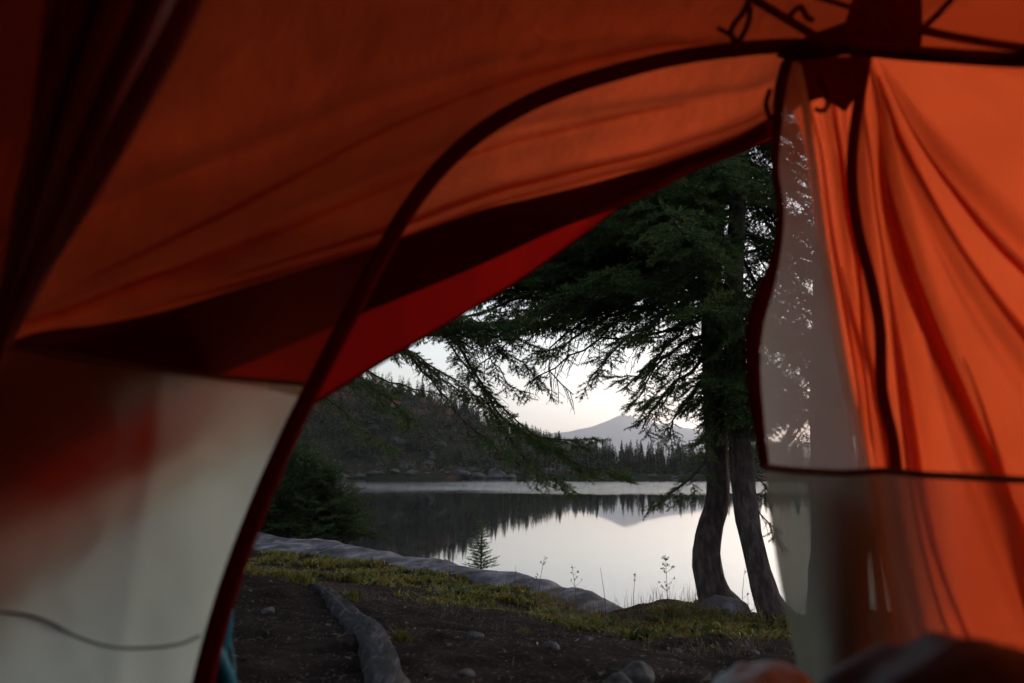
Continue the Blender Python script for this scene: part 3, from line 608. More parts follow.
# tufts one can tell apart
def tuft(px, py, Y, n, h, label, sp=.05):
    c = P(px, py, Y); c[2] = height(c[0], c[1]); mb = MB(); xs = rng.normal(0, sp, n); ys = rng.normal(0, sp, n); xs = np.clip(xs, -1.3 * sp, 1.3 * sp); ys = np.clip(ys, -1.3 * sp, 1.3 * sp)
    mb.tris(blades(n, xs, ys, np.full(n, -.01), rng.uniform(.5, 1, n) * h, rng.uniform(.0025, .006, n), 1.0), 0)
    o = link('grass_tuft', mb.mesh('grass_tuft', M['groundcover']), None, tuple(c)); tag(o, label, 'plant')
tuft(302, 600, 5.0, 90, .13, 'yellow green tuft just above the near end of the log', .05)
tuft(402, 652, 3.35, 50, .09, 'small green tuft right beside the weathered log', .025)
tuft(352, 604, 4.9, 60, .09, 'green tuft above the bend of the log', .028)
tuft(525, 632, 4.2, 40, .06, 'faint low tuft in bare soil below the green strip', .022)
def weed(px, py, Y, hpx, kind, label):
    c = P(px, py, Y); c[2] = height(c[0], c[1]); h = hpx / F * Y + .03; mb = MB(); lean = rng.uniform(-.15, .15)
    pts = np.array([[0, 0, 0], [lean * h * .3, 0, h * .5], [lean * h, 0, h]]); q = resample(pts, 10); tube(mb, q, np.linspace(.0026, .0012, 10), 4)
    fl = MB()
    for i in range(kind):
        s = rng.uniform(.35, 1); b = q[int(s * 9)]; a = rng.uniform(0, 6.28); e = b + np.array([math.cos(a), math.sin(a), .9]) * h * .22 * rng.uniform(.3, 1) * (1.3 - s)
        tube(mb, [b, (b + e) / 2 + [0, 0, -.004], e], np.array([.0015, .0012, .0008]), 3)
        d = rng.normal(size=(5, 3)); fl.tris(e + d[:, None] * .003 + rng.normal(size=(5, 3, 3)) * .006, 0)
    for t_ in fl.v: mb.tris(t_.reshape(-1, 3, 3), 1)
    tag(link('weed', mb.mesh('weed', [M['twig'], M['drygrass']]), None, tuple(c)), label, 'plant')
for a in [(538, 600, 7.3, 44, 6, 'short bud topped weed standing before the slab, left one of two'), (577, 606, 7.0, 44, 12, 'bent branching weed before the slab, right one of two'),
          (606, 612, 6.5, 45, 0, 'single bare leaning stalk against the lake'), (633, 614, 6.3, 38, 3, 'hooked dry stalk against the lake'), (668, 614, 6.2, 48, 26, 'many branched seedy weed left of the boulder'),
          (742, 610, 6.2, 40, 2, 'thin weed between the two trunks'), (514, 596, 7.8, 26, 2, 'lowest little stalk near the sapling')]: weed(*a)

# ------------------------------------------------------------------ far shore
def far_conifer(seed, tiers=30, br=9):
    r_ = np.random.default_rng(seed); mb = MB(); tube(mb, np.array([[0, 0, -.06], [0, 0, .5], [0, 0, .99]]), np.array([.014, .009, .002]), 4, 0)
    A = []
    for k in range(tiers):
        s = .06 + .93 * k / tiers; rr = (.15 * (1 - s) ** .75 + .008) * r_.uniform(.7, 1.15)
        for j in range(br):
            if r_.random() < .12: continue
            a = r_.uniform(0, 6.283); l = rr * r_.uniform(.6, 1.25); d = np.array([math.cos(a), math.sin(a), 0]); w = np.array([-d[1], d[0], 0]) * l * .34
            o = np.array([0, 0, s]); tip = o + d * l + [0, 0, -l * r_.uniform(.1, .6)]; md = o + d * l * .5 + [0, 0, .012]
            A += [[o, md + w, tip], [o, tip, md - w]]
            if j % 3 == 0: A += [[md, tip + [0, 0, .01], md + [0, 0, -.035]]]
    mb.tris(np.array(A, float), 1); return mb
FARM = [M['bark'], M['farneedle']]
protos = []
for k in range(7): protos.append(far_conifer(100 + k))
trk = MB; meshes = []
for k, pmb in enumerate(protos):
    tk = MB(); tk.v = [pmb.v[0]]; tk.f = pmb.f; tk.m = pmb.m; tk.n = len(pmb.v[0])
    cw = MB(); cw.tris(pmb.v[1].reshape(-1, 3, 3), 0)
    meshes.append((tk.mesh('trunk', M['bark']), cw.mesh('crown', M['farneedle'])))
def tree_at(i, x, y, h, label, group):
    z = float(height(x, y)); root = empty('far_conifer', (x, y, z - .2), label, 'tree', group)
    root.scale = (h * rng.uniform(.85, 1.3), h * rng.uniform(.85, 1.3), h); root.rotation_euler.z = rng.uniform(0, 6.28)
    a, b = meshes[i % 7]; link('trunk', a, root); link('crown', b, root)
cnt = 0
for i in range(150):       # right-hand wood, front rows
    px = rng.uniform(572, 800); r_ = rng.uniform(228, 262); x = (px - 512) / F * r_; tree_at(i, x, r_, rng.uniform(7, 10.6), 'dark pointed conifer in the wood across the lake below the mountain', 'conifers on the far shore')
for i in range(110):       # hillside skyline and slope
    px = 385 + 215 * rng.random() ** .8; f = rng.choice([.95, .85, .6, .35, .12], p=[.42, .2, .15, .13, .10]); r_ = 222 + 112 * (f + rng.uniform(-.06, .06)); x = (px - 512) / F * r_
    tree_at(i, x, r_, rng.uniform(5, 9.5) * (1 if f > .3 else .8), 'dark pointed conifer scattered on the rocky hillside across the lake', 'conifers on the rocky hillside')
# rest of the wood as one mass
mb = MB(); low = [far_conifer(200 + k, 16, 6).v[1].reshape(-1, 3, 3) for k in range(4)]
n = 2100; pxs = np.r_[rng.uniform(520, 1000, 700), rng.uniform(150, 600, 1400)]
for i, px in enumerate(pxs):
    r_ = rng.uniform(240, 330) if i < 700 else 225 + rng.uniform(0, 1) ** .7 * 125; x = (px - 512) / F * r_
    if i >= 700 and vnoise(np.array([x / 22, r_ / 22]), 3) < -.35: continue
    h = rng.uniform(5, 9); a = rng.uniform(0, 6.28); v = low[i % 4]; ca, sa = math.cos(a), math.sin(a); z = float(height(x, r_))
    v = np.stack([v[..., 0] * ca - v[..., 1] * sa, v[..., 0] * sa + v[..., 1] * ca, v[..., 2]], -1) * np.array([h * 1.2, h * 1.2, h]) + [x, r_, z - .2]; mb.tris(v, 0)
o = link('far_woods', mb.mesh('far_woods', M['farneedle'])); o['kind'] = 'stuff'; tag(o, 'dark conifer wood covering the far shore and hill', 'woods')
# brush and scree on the hillside
mb = MB(); n = 2600; px = rng.uniform(250, 600, n); r_ = 221 + rng.uniform(0, 1, n) ** 1.2 * 110; x = (px - 512) / F * r_; z = height(x, r_); s = rng.uniform(.4, 1.3, n)
c = np.stack([x, r_, z + s * .3], 1); V = c[:, None, None] + rng.normal(size=(n, 10, 1, 3)) * s[:, None, None, None] * [.5, .5, .28] + rng.normal(size=(n, 10, 3, 3)) * .28 * s[:, None, None, None]
mb.tris(V.reshape(-1, 3, 3), 0)
M['brush'] = foliage('hill_brush', [(.35, (.02, .03, .012)), (.5, (.05, .045, .018)), (.6, (.08, .04, .02)), (.72, (.13, .045, .025))], .06, .1)
o = link('hill_brush', mb.mesh('hill_brush', M['brush'])); o['kind'] = 'stuff'; tag(o, 'rust and olive scrub on the rocky hillside', 'scrub')
mb = MB(); n = 130; px = rng.uniform(260, 600, n); r_ = 222 + rng.uniform(0, 1, n) ** 1.5 * 105
tmp = MB()
for i in range(n):
    x = (px[i] - 512) / F * r_[i]; z = float(height(x, r_[i])); th = np.linspace(0, np.pi, 6); ph = np.linspace(0, 6.283, 8, endpoint=False); T, Q = np.meshgrid(th, ph, indexing='ij')
    v = np.stack([np.sin(T) * np.cos(Q), np.sin(T) * np.sin(Q), np.cos(T)], -1); v = v * (1 + .25 * rng.normal(size=(6, 8, 1))) * rng.uniform(.5, 2.2) * np.array([1, .8, .7]); mb.add((v + [x, r_[i], z]).reshape(-1, 3), grid_faces(6, 8, 0, True))
o = link('scree', mb.mesh('scree', M['farrock'], False)); o['kind'] = 'stuff'; tag(o, 'pale broken granite scree on the hillside', 'scree')
for i, px in enumerate([345, 362, 378, 395, 412, 428, 447, 463, 478, 495, 512, 530, 549, 604, 628, 650, 672]):
    r_ = 215 + 3 * rng.random(); x = (px - 512) / F * r_; s = rng.uniform(.8, 2.0) * (1 if px < 560 else .6)
    rock('shore_boulder', (x, r_, max(float(height(x, r_)), LAKE) + .15 * s), (s * 1.5, s, s * .55), 60 + i, 'pale granite boulder at the waterline of the far shore', 'boulder', rng.uniform(0, 3), .45, 'farrock', 'boulders along the far shore', n=12)

# ------------------------------------------------------------------ tent
W = lambda *a: np.array(a, float)
HUB = P(865, 38, 1.06)
tent = empty('tent', (0.15, 0, 0), 'orange and grey camping tent seen from inside through its open door', 'tent')
def YW(px): return float(np.interp(px, [-420, -120, -50, 0, 60, 110, 160, 203, 252, 304], [.735, .77, .797, .822, .848, .869, .888, .903, .918, .936]))
def fl(c): return [(a[0], a[1], YW(a[0]) + .032 if a[0] < 246 else a[2]) for a in c]
Tc = fl([(800, 80, 1.1), (771, 119, 1.13), (700, 150, 1.15), (620, 178, 1.17), (558, 194, 1.165), (480, 212, 1.14), (404, 239, 1.09), (378, 249, 1.07), (300, 272, 1.0), (239, 291, .985), (130, 322, .928), (30, 336, .906), (-150, 420, .90), (-420, 760, .875)])
T_ = [HUB] + [P(a[0], a[1] + 8, a[2]) for a in Tc]
Bc = fl([(773, 134, 1.135), (700, 165, 1.155), (641, 197, 1.175), (558, 226, 1.175), (467, 268, 1.13), (360, 312, 1.04), (290, 343, .98), (218, 373, .938), (100, 430, .908), (-40, 520, .882), (-250, 720, .885), (-420, 900, .88)])
Ec = fl([(774, 139, 1.14), (700, 168, 1.165), (641, 192, 1.19), (590, 229, 1.20), (538, 269, 1.18), (450, 322, 1.12), (372, 368, 1.05), (300, 412, .985), (245, 442, .943), (180, 474, .92), (100, 526, .905), (0, 590, .888), (-160, 720, .89), (-420, 1050, .875)])
mid1 = [HUB, P(640, -60, .85), P(350, -40, .75), P(60, 60, .72), W(-.88, .62, .62), W(-1.0, .55, .02)]
mid2 = [HUB, W(.42, .72, 1.26), W(.15, .38, 1.22), W(-.35, .1, 1.02), W(-.85, -.05, .5), W(-1.02, -.1, .02)]
ridge = [HUB, W(.46, .6, 1.27), W(.42, 0, 1.22), W(.36, -.7, .85), W(.3, -1.2, .4), W(.25, -1.5, .02)]
midb = [HUB, W(.4, .6, 1.26), W(.1, -.1, 1.12), W(-.3, -.6, .75), W(-.65, -1.0, .35), W(-.85, -1.25, .02)]
def foldsL(U, V, g):
    a = np.sin(V * 60 + 3 * np.sin(U * 5)) * .0025 * np.exp(-V * 3); b = .010 * np.exp(-((V - .10 - .03 * np.sin(U * 6)) / .018) ** 2) * np.sin(np.pi * U)
    c = .007 * np.exp(-((V - .20 - .05 * (1 - U)) / .02) ** 2) * np.sin(np.pi * U); return (1.6 * (a + b + c) + .011 * fbm(g * np.array([3, 3, 6]), 4, 2)) * ss(U * 8)
def YW(px): return float(np.interp(px, [-420, -120, -50, 0, 60, 110, 160, 203, 252, 304], [.735, .77, .797, .822, .848, .869, .888, .903, .918, .936]))
def t14(c): return [np.array(x) for x in c]
def blend(A, B, t): A = resample(np.array(A), 12); B = resample(np.array(B), 12); return list(A * (1 - t) + B * t)
gl = sheet([T_, blend(T_, mid1, .5), mid1, mid2, midb, ridge], 110, 150, foldsL)
child('roof_panel', sheet_mb(gl), M['fly'], tent)
# storm flap (dark band) and red hem panel continue the fly down to its open edge
Bm = [HUB, P(800, 100, 1.11)] + [P(*a) for a in Bc]; Em = [P(*a) for a in Ec]; T2 = [P(a[0], a[1] - 1, a[2] - .012) for a in Tc[1:-1]]
def sheet2(A, B, nu, nv, amp=0.003, seed=1):
    return sheet([A, B], nu, nv, lambda U, V, g: amp * fbm(g * np.array([7, 7, 12]), 3, seed))
B3 = [P(*a) for a in Bc]
def byx(c, xs, dy=0, dY=0):
    c = sorted(c); X = [a[0] for a in c]; return [P(x, np.interp(x, X, [a[1] for a in c]) + dy, np.interp(x, X, [a[2] for a in c]) + dY) for x in xs]
xs = np.r_[774, 765, 750, 730, 705, 680, 655, 630, 600, 565, 520, 480, 440, 400, 360, 320, 270, 220, 160, 100, 30, -40, -120, -200, -300, -420]
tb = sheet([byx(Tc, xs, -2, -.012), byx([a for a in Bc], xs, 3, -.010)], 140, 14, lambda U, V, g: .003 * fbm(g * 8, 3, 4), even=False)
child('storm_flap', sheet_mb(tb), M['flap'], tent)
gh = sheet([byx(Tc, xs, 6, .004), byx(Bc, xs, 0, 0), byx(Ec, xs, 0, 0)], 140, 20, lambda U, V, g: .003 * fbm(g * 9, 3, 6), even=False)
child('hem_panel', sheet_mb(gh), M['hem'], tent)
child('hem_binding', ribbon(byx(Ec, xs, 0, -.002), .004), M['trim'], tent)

# right fly panel
C0 = [HUB, P(792, 80, 1.1), P(805, 150, 1.16), P(820, 240, 1.19), P(840, 340, 1.23), P(858, 430, 1.26), P(872, 500, 1.28), P(888, 600, 1.3), P(903, 720, 1.3), P(915, 850, 1.3)]
C1 = [HUB, P(895, 200, 1.08), P(935, 400, 1.1), P(970, 600, 1.1), W(.72, 1.12, .02)]
C2 = [HUB, P(1010, 200, .95), W(.86, .86, .5), W(.95, .8, .02)]
C3 = [HUB, W(.78, .62, 1.02), W(1.02, .4, .5), W(1.1, .3, .02)]
C4 = [HUB, W(.66, .3, 1.12), W(.9, -.4, .6), W(1.0, -.8, .02)]
def foldsR(U, V, g):
    s = V * 5; f = 0
    for c, w, a in [(.25, .05, .010), (.62, .06, .016), (.95, .08, .010), (1.22, .06, .018), (1.5, .07, .012), (1.85, .07, .016), (2.3, .1, .010), (.43, .05, .008)]:
        f = f + a * np.exp(-((s - c - .12 * np.sin(U * 4 + c * 3)) / w) ** 2)
    return (1.9 * f + .008 * fbm(g * np.array([5, 5, 1.5]), 3, 12)) * ss(U * 5) * (1 - .3 * U)
gr = sheet([C0, C1, C2, C3, C4, ridge], 120, 240, foldsR)
child('side_panel', sheet_mb(gr), M['fly'], tent)
def pleat(g, v0, v1, u0, u1, w, off=.005):
    nu, nv = g.shape[:2]; us = np.linspace(u0, u1, 60); vs = np.linspace(v0, v1, 60) + .006 * np.sin(us * 9 + v0 * 40)
    i = us * (nu - 1); j = np.clip(vs * (nv - 1), 0, nv - 1.001); a = np.minimum(i.astype(int), nu - 2); b = j.astype(int); fi = (i - a)[:, None]; fj = (j - b)[:, None]
    p_ = (g[a, b] * (1 - fj) + g[a, b + 1] * fj) * (1 - fi) + (g[a + 1, b] * (1 - fj) + g[a + 1, b + 1] * fj) * fi
    c_ = p_ - np.array([.1, .2, .5]); p_ = p_ + unit(c_) * off; t_ = unit(np.gradient(p_, axis=0)); s_ = unit(np.cross(t_, unit(c_)))
    ww = w * (.25 + .75 * np.sin(np.pi * np.clip((us - u0) / (u1 - u0), 0, 1)) ** .7) * (1 + .3 * np.sin(us * 13 + v0 * 50)); k = np.linspace(-.5, .5, 6)
    q_ = p_[:, None] + s_[:, None] * (ww[:, None] * k[None])[..., None] + unit(c_)[:, None] * (.004 * (1 - (2 * k) ** 2))[None, :, None]
    child('pleat', sheet_mb(q_), M['fly'], tent)
for a_ in [(.045, .06, .06, .95, .012), (.10, .13, .03, .97, .016), (.155, .20, .04, .9, .010), (.21, .27, .03, .95, .020), (.28, .36, .05, .8, .012), (.075, .085, .3, .98, .010), (.17, .17, .35, .98, .012), (.34, .44, .05, .9, .014), (.245, .25, .4, .98, .010)]: pleat(gr, *a_)
for a_ in [(.02, .035, .04, .62, .008), (.055, .045, .03, .55, .010), (.12, .06, .15, .85, .008), (.26, .12, .1, .6, .008)]: pleat(gl, *a_)
def prib(name, pts, w, matn, n=60, parent=tent):
    """pts: (px,py,Y[,width px])"""
    q = np.array([[*P(a[0], a[1], a[2]), (a[3] if len(a) > 3 else w) / F * a[2]] for a in pts])
    return child(name, ribbon(q, None, n=n), M[matn], parent)
prib('zipper', [(798, 66, .985, 7), (806, 110, .98, 8), (813, 165, .975, 8), (822, 235, .97, 8), (833, 305, .965, 9), (845, 375, .96, 9), (857, 430, .95, 10), (866, 474, .94, 10), (874, 540, .935, 11), (882, 610, .935, 11), (890, 700, .93, 11)], 9, 'zip', 100)
ip = sheet([[P(806, 476, .965), P(812, 560, .96), P(822, 660, .955), P(828, 760, .95)], [P(838, 477, .972), P(842, 560, .967), P(848, 660, .96), P(852, 760, .955)], [P(866, 478, .965), P(868, 560, .962), P(872, 660, .955), P(876, 760, .95)]], 60, 40, lambda U, V, g: .006 * np.sin(V * 14 + U * 2))
child('shade_strip', sheet_mb(ip), M['olive'], tent)  # added dark sheet behind the right wall, makes its darker column
prib('pole_sleeve', [(868, 50, 1.03), (861, 90, 1.03), (854, 135, 1.035), (852, 180, 1.04), (858, 230, 1.045), (872, 285, 1.05), (880, 330, 1.055), (882, 390, 1.055), (893, 440, 1.06), (897, 478, 1.06)], 11, 'sleeve')
# inner canopy
arc = [(1900, 110, .40), (1500, 72, .54), (1250, 60, .68), (1110, 58, .77), (1024, 60, .84), (920, 54, .93), (850, 48, .98), (780, 46, 1.0), (700, 54, 1.0), (640, 66, .995), (560, 90, .99), (500, 119, .985), (450, 158, .98), (410, 207, .97), (380, 258, .96), (352, 312, .95), (322, 370, .94), (290, 434, .93), (258, 508, .92), (228, 590, .91), (203, 683, .9), (186, 780, .89)]
cgrid = [[P(1130, 60, .78), P(1170, -120, .58), W(.62, .05, .78), W(.6, -.9, .5)], [P(1020, 60, .84), P(1010, -120, .68), W(.5, .1, .92), W(.5, -.9, .66)], [P(780, 46, 1.0), P(745, -100, .80), W(.33, .12, 1.02), W(.3, -.9, .75)], [P(640, 66, .995), P(570, -80, .79), W(.1, .14, .98), W(.1, -.9, .72)],
         [P(500, 119, .985), P(400, -20, .76), W(-.15, .18, .90), W(-.1, -.9, .65)], [P(410, 207, .97), P(270, 90, .77), W(-.40, .2, .78), W(-.4, -.9, .55)], [P(352, 312, .95), P(130, 240, .82), W(-.6, .2, .7), W(-.6, -.9, .45)], [P(306, 398, .935), P(20, 346, .825), W(-.7, .1, .5), W(-.7, -.9, .38)]]
gi = sheet(cgrid, 50, 90, lambda U, V, g: .004 * fbm(g * 5, 3, 21) * ss(U * 8)); child('canopy_mesh', sheet_mb(gi), M['meshl'], tent)
def wallfold(U, V, g): q_ = g * np.array([7, 7, 3.2]); return .0025 * fbm(q_, 3, 25) + .0018 * np.abs(fbm(g * np.array([10, 10, 10]), 3, 27))
def wr(pts): return [P(a, b, YW(a)) for a, b in pts]
top = wr([(304, 384), (220, 377), (120, 364), (0, 346), (-120, 335)]) + [W(-.7, .1, .5), W(-.7, -.9, .38)]
mdl = wr([(252, 520), (160, 520), (60, 520), (-50, 520), (-130, 520)]) + [W(-.74, .1, .3), W(-.74, -.9, .2)]
bot = wr([(203, 683), (100, 683), (0, 683), (-100, 683), (-150, 690)]) + [W(-.76, .1, .14), W(-.76, -.9, .1)]
bt2 = [W(-.40, .89, .02), W(-.5, .87, .02), W(-.58, .83, .02), W(-.66, .76, .02), W(-.70, .68, .02), W(-.78, .1, .02), W(-.78, -.9, .02)]
gw = sheet([top, mdl, bot, bt2], 240, 170, lambda U, V, g: (wallfold(U, V, g) - .0012 * np.exp(-((g[..., 0] + .425 - .05 * g[..., 2]) / .012) ** 2)), even=False)
child('wall_panel', sheet_mb(gw), M['grey'], tent)
prib('seam_tape', [(304, 384, .930), (220, 377, .901), (120, 364, .866), (0, 346, .815), (-100, 338, .765)], 5, 'seam')
prib('seam_tape', [(200, 636, .895), (180, 644, .888), (150, 648, .877), (110, 647, .862), (75, 636, .848), (40, 618, .834), (0, 612, .815), (-60, 610, .785)], 2.4, 'seam')
prib('door_trim', [(a[0], a[1], a[2] - .006, np.interp(a[1], [40, 90, 300, 680], [15, 18, 17, 20])) for a in arc], 13, 'trim', 120)
# right half of the inner door side
D = [(786, 62, 1.0), (779, 90, .995), (776, 130, .99), (774, 170, .985), (779, 205, .98), (777, 245, .975), (766, 285, .97), (754, 325, .965), (752, 370, .96), (757, 420, .955), (764, 468, .95)]
L2 = [P(800, 62, .99), P(806, 110, .985), P(813, 165, .98), P(822, 235, .975), P(833, 305, .97), P(845, 375, .965), P(857, 430, .955), P(866, 474, .945)]
Dm = [P(*a) for a in D]; rc = [Dm, blend(Dm, L2, .5), L2]
gm = sheet(rc, 90, 40, lambda U, V, g: .004 * fbm(g * np.array([12, 12, 3]), 3, 51) * ss(V * 6) * ss((1 - V) * 6)); child('door_mesh', sheet_mb(gm), M['meshf'], tent)
lw = [[P(764, 468, .95), P(776, 560, .945), P(797, 670, .94), P(812, 750, .935), W(.36, .93, .02)], [P(845, 472, .93), P(850, 560, .93), P(858, 670, .93), P(862, 750, .93), W(.42, .93, .02)],
      [P(930, 475, .89), P(935, 560, .89), P(940, 670, .89), P(940, 750, .89), W(.5, .9, .02)], [P(1060, 482, .8), P(1070, 560, .8), P(1080, 670, .8), P(1085, 750, .8), W(.64, .8, .02)], [W(.85, .2, .42), W(.86, .2, .3), W(.87, .2, .18), W(.88, .2, .1), W(.9, .2, .02)], [W(.8, -.9, .38), W(.8, -.9, .3), W(.8, -.9, .2), W(.8, -.9, .1), W(.8, -.9, .02)]]
gg = sheet(lw, 80, 120, lambda U, V, g: .006 * np.sin(V * 22 + 2 * U) + .004 * fbm(g * np.array([9, 9, 2]), 3, 52)); child('wall_panel', sheet_mb(gg), M['greyr'], tent)
prib('seam_tape', [(764, 467, .944), (800, 471, .936), (845, 473, .924), (885, 471, .904), (930, 475, .884), (1060, 482, .794), (1250, 492, .66), (1500, 505, .52)], 7, 'seam')
prib('door_trim', [(a[0] + 1, a[1], a[2] - .005, w) for a, w in zip(D, [12, 12, 10, 8, 8, 8, 15, 17, 15, 12, 9])], 8, 'trim', 90)
# back closes the inner tent; floor
child('floor_panel', sheet_mb(sheet([[W(-.8, -1, .012), W(-.8, .86, .012)], [W(.9, -1, .012), W(.9, .86, .012)]], 12, 12, lambda U, V, g: .004 * fbm(g * 6, 3, 3), even=False)), M['floor'], tent)
gb = sheet([[W(.5, -.9, .72), W(.3, -.93, .75), W(-.1, -.93, .65), W(-.6, -.9, .45), W(-.7, -.9, .38)], [W(.8, -.9, .02), W(.3, -.98, .02), W(-.1, -.98, .02), W(-.6, -.94, .02), W(-.78, -.9, .02)]], 30, 20)
child('back_panel', sheet_mb(gb), M['grey'], tent)
# hub reinforcement, straps, poles
def patch(name, pts, matn, th=.003):
    q = [P(*a) for a in pts]; mb = MB(); n = len(q); c = np.mean(q, 0); d = unit(c - W(0, 0, CAMZ)) * th
    mb.add([*q, *[a + d for a in q]], [tuple(range(n)), tuple(range(2 * n - 1, n - 1, -1))] + [(i, i + n, (i + 1) % n + n, (i + 1) % n) for i in range(n)]); return child(name, mb, M[matn], tent, False)
patch('hub_patch', [(862, -30, .93), (921, -40, .93), (923, 30, .94), (920, 57, .95), (850, 55, .975), (790, 62, .99), (775, 56, .995), (806, 36, .985), (845, 22, .96)], 'flap')
patch('peak_patch', [(783, 60, 1.02), (868, 55, 1.0), (860, 92, 1.01), (845, 112, 1.02), (822, 98, 1.02), (800, 105, 1.03), (786, 120, 1.04)], 'sleeve')
prib('seam_tape', [(921, 30, .945), (960, 38, .90), (1024, 48, .83), (1090, 54, .76), (1300, 66, .60), (1600, 100, .48)], 9, 'tape')
prib('seam_tape', [(925, 26, .94), (938, 14, .92), (960, -10, .86), (990, -40, .80)], 7, 'tape')
prib('seam_tape', [(735, -12, .95), (775, 12, .96), (800, 27, .98), (830, 45, .99)], 9, 'tape')
prib('seam_tape', [(800, -8, .94), (840, 4, .95), (868, 14, .955), (890, 30, .95)], 6, 'tape')
def cord(name, pts, r): mb = MB(); q = resample(np.array([P(*a) for a in pts]), 40); tube(mb, q, r, 8); return child(name, mb, M['tape'], tent)
cord('toggle_loop', [(748, 2, .95), (742, 14, .95), (734, 24, .95), (731, 34, .955), (737, 42, .96), (744, 33, .955), (749, 20, .95), (750, 6, .95)], .0038)
cord('toggle_cord', [(718, 28, .96), (727, 33, .955), (735, 39, .96), (733, 50, .98)], .003)
cord('hook', [(820, 78, .99), (826, 92, .98), (828, 104, .98), (823, 111, .98), (815, 109, .98)], .003)
cord('toggle_cord', [(790, 15, .96), (800, 7, .96), (806, 16, .96), (812, 20, .97)], .004)
cord('edge_cord', [(770, 90, 1.0), (766, 104, 1.0), (771, 118, 1.0), (779, 108, 1.0), (781, 85, 1.0), (786, 62, 1.0)], .0035)
# rolled door flap hanging on the left
q = np.array([[*P(196, -190, .50), .042], [*P(133, -20, .55), .040], [*P(96, 80, .59), .033], [*P(62, 175, .64), .025], [*P(30, 262, .70), .016], [*P(2, 335, .745), .009], [*P(-30, 400, .745), .012]])
q = resample(q, 70); mb = MB()
tube(mb, q[:, :3], q[:, 3], 72, 0, True, lambda u, a: 1 + .22 * np.sin(9 * a + 3 * u) + .10 * np.sin(17 * a + 1.3 * np.sin(5 * u)) + .05 * np.sin(5 * a - 4 * u))
child('rolled_flap', mb, M['roll'], tent)
sf = sheet([[P(160, -200, .53), P(110, -10, .58), P(70, 100, .62), P(30, 220, .68), P(0, 325, .75)], [P(60, -220, .5), P(20, -20, .54), P(-10, 100, .6), P(-25, 220, .66), P(-20, 335, .75)], [P(-120, -220, .45), P(-110, -20, .5), P(-100, 100, .56), P(-90, 220, .63), P(-60, 340, .72)]], 60, 60, lambda U, V, g: .006 * np.sin(V * 17 + 2 * U) + .004 * fbm(g * 6, 3, 61), even=False)
child('shade_sheet', sheet_mb(sf), M['sheer'], tent)  # added sheer dark sheet that deepens the shade left of the roll

# ------------------------------------------------------------------ gear
def lumpy(name, c, r, matn, label, cat, seed, rz=0, quilt=0, amp=.18, dirq=(1, 0, 0), n=60, xn=0):
    th = np.linspace(0, np.pi, n); ph = np.linspace(0, 2 * np.pi, n * 2, endpoint=False); T, Ph = np.meshgrid(th, ph, indexing='ij')
    d = np.stack([np.sin(T) * np.cos(Ph), np.sin(T) * np.sin(Ph), np.cos(T)], -1); k = 1 + amp * fbm(d * 1.6 + seed, 4, seed)
    v = d * k[..., None] * np.array(r)
    if quilt: k2 = np.abs(np.sin((v @ np.array(dirq)) * quilt)) ** .6; v = v * (.86 + .14 * k2)[..., None]
    cz, sz = math.cos(rz), math.sin(rz); v = np.stack([v[..., 0] * cz - v[..., 1] * sz, v[..., 0] * sz + v[..., 1] * cz, v[..., 2]], -1)
    v[..., 2] = np.maximum(v[..., 2], .02 - c[2])
    mb = MB(); mb.add(v.reshape(-1, 3), grid_faces(n, n * 2, 0, True)); o = link(name, mb.mesh(name, M[matn]), None, tuple(c)); return tag(o, label, cat)
lumpy('sleeping_bag', (.262, .50, .142), (.175, .14, .315), 'black', 'black puffy sleeping bag heaped in front of the orange side wall', 'sleeping bag', 3, .2, 16, .07, (.8, .5, .2))
lumpy('pillow', (.243, .80, .122), (.105, .09, .250), 'beige', 'pale silvery pillow bulging beside the black sleeping bag', 'pillow', 6, .1, 0, .05)
# teal twisted bundle in the vestibule
root = empty('stuff_sack', (*P(208, 720, 1.12)[:2], 0), 'teal ribbed bundle standing outside the left door trim', 'bag')
mb = MB(); c = P(206, 683, 1.12); hs = np.linspace(.0, .445, 60); rr = .045 * np.interp(hs / .445, [0, .1, .6, .85, .96, 1], [.9, 1, 1, .85, .5, .08])
q = np.stack([c[0] + .012 * np.sin(hs * 14) + .0 * hs, c[1] + 0 * hs, hs], 1)
def tw(u, a): s = 4 * a - 26 * u; return .42 + .62 * np.abs(np.sin(s / 2)) ** .7
tube(mb, q, rr, 96, 0, True, tw); child('body', mb, M['teal'], root)
for k in range(4):
    u = np.linspace(.05, .93, 80); 
    for off in (0,):
        a = (26 * u + math.pi + off) / 4 + k * math.pi / 2; r_ = np.interp(u * .445, hs, rr) * .99
        cx = np.interp(u * .445, hs, q[:, 0]); pts = np.stack([cx + r_ * np.cos(a + 0), c[1] - r_ * np.sin(a) * 0 + r_ * np.sin(a), u * .445], 1)
        pm = MB(); tube(pm, pts, .0016, 6); child('piping', pm, M['tealedge'], root)
lumpy('backpack', (-.60, .955, .17), (.15, .055, .20), 'pack', 'dark pack leaning behind the grey left wall, showing as a shadow', 'backpack', 9, .1, 0, .15)

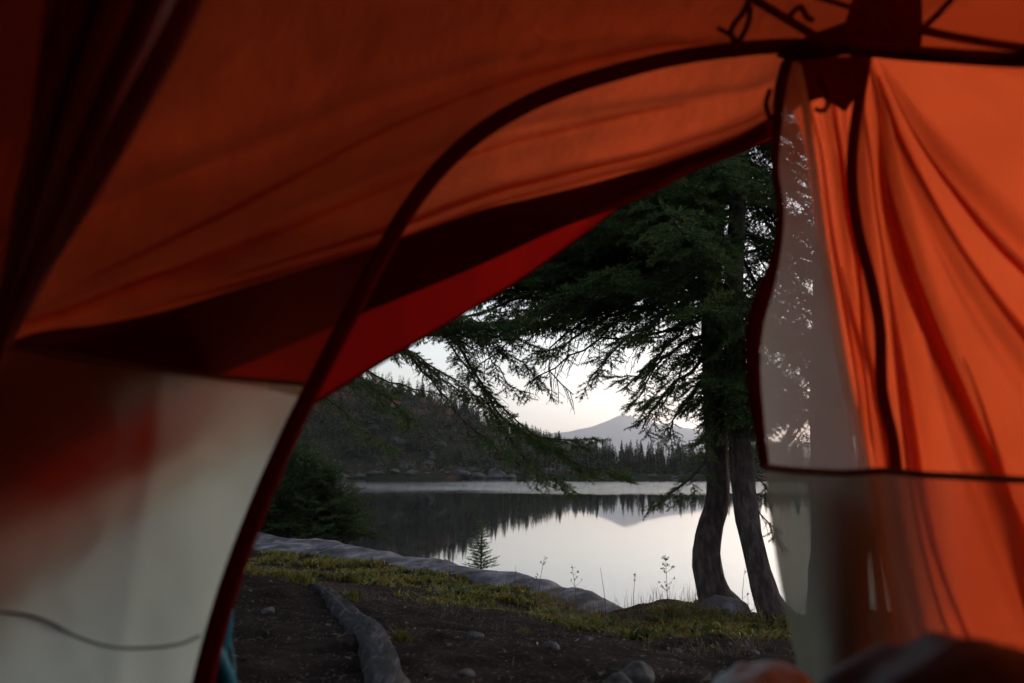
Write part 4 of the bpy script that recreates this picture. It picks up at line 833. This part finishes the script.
# ------------------------------------------------------------------ haze
m, nt, out = mat('haze_air'); pv = N(nt, 'ShaderNodeVolumePrincipled'); pv.inputs['Color'].default_value = (.92, .95, 1, 1); pv.inputs['Density'].default_value = HAZE = 0.9e-4; pv.inputs['Anisotropy'].default_value = .6
nt.links.new(pv.outputs[0], out.inputs['Volume'])
zb = -9.5; zt = 640; X = 9300
v = [(x, y, z) for z in (zb, zt) for y in (-X, X) for x in (-X, X)]; mb = MB(); mb.add(v, [(0, 2, 3, 1), (4, 5, 7, 6), (0, 1, 5, 4), (2, 6, 7, 3), (0, 4, 6, 2), (1, 3, 7, 5)])
o = link('haze', mb.mesh('haze', m, False)); o['kind'] = 'stuff'

# ------------------------------------------------------------------ light
SUN_EL, SUN_AZ = 3.0, 50.0      # azimuth from +Y towards +X
w = bpy.data.worlds.new('World'); sc.world = w; w.use_nodes = True; nt = w.node_tree; nt.nodes.clear()
sky = N(nt, 'ShaderNodeTexSky'); sky.sky_type = 'NISHITA'; sky.sun_disc = False; sky.sun_elevation = R(SUN_EL); sky.sun_rotation = R(SUN_AZ); sky.air_density = 1.0; sky.dust_density = 3.0; sky.ozone_density = 1.5
hs_ = N(nt, 'ShaderNodeHueSaturation'); hs_.inputs['Saturation'].default_value = .46; nt.links.new(sky.outputs[0], hs_.inputs['Color'])
wb = N(nt, 'ShaderNodeMix', data_type='RGBA', blend_type='MULTIPLY'); wb.inputs[0].default_value = 1; wb.inputs[7].default_value = (.96, .98, 1.08, 1); nt.links.new(hs_.outputs[0], wb.inputs[6])
bg = N(nt, 'ShaderNodeBackground'); bg.inputs[1].default_value = .15; wo = N(nt, 'ShaderNodeOutputWorld'); nt.links.new(wb.outputs[2], bg.inputs[0]); nt.links.new(bg.outputs[0], wo.inputs[0])
sl = bpy.data.lights.new('sun', 'SUN'); so = bpy.data.objects.new('sun', sl); col.objects.link(so); sl.energy = .25; sl.angle = R(20); sl.color = (1, .86, .7)
sd = Vector((math.sin(R(SUN_AZ)) * math.cos(R(SUN_EL)), math.cos(R(SUN_AZ)) * math.cos(R(SUN_EL)), math.sin(R(SUN_EL))))
so.rotation_euler = sd.to_track_quat('Z', 'Y').to_euler()
sc.view_settings.view_transform = 'Standard'; sc.view_settings.look = 'None'; sc.view_settings.exposure = 2.27; sc.view_settings.gamma = 1
sc.render.engine = 'CYCLES'; c = sc.cycles; c.max_bounces = 10; c.diffuse_bounces = 4; c.transmission_bounces = 8; c.transparent_max_bounces = 24; c.volume_bounces = 1
c.use_denoising = True; c.caustics_reflective = False; c.caustics_refractive = False; c.sample_clamp_indirect = 8
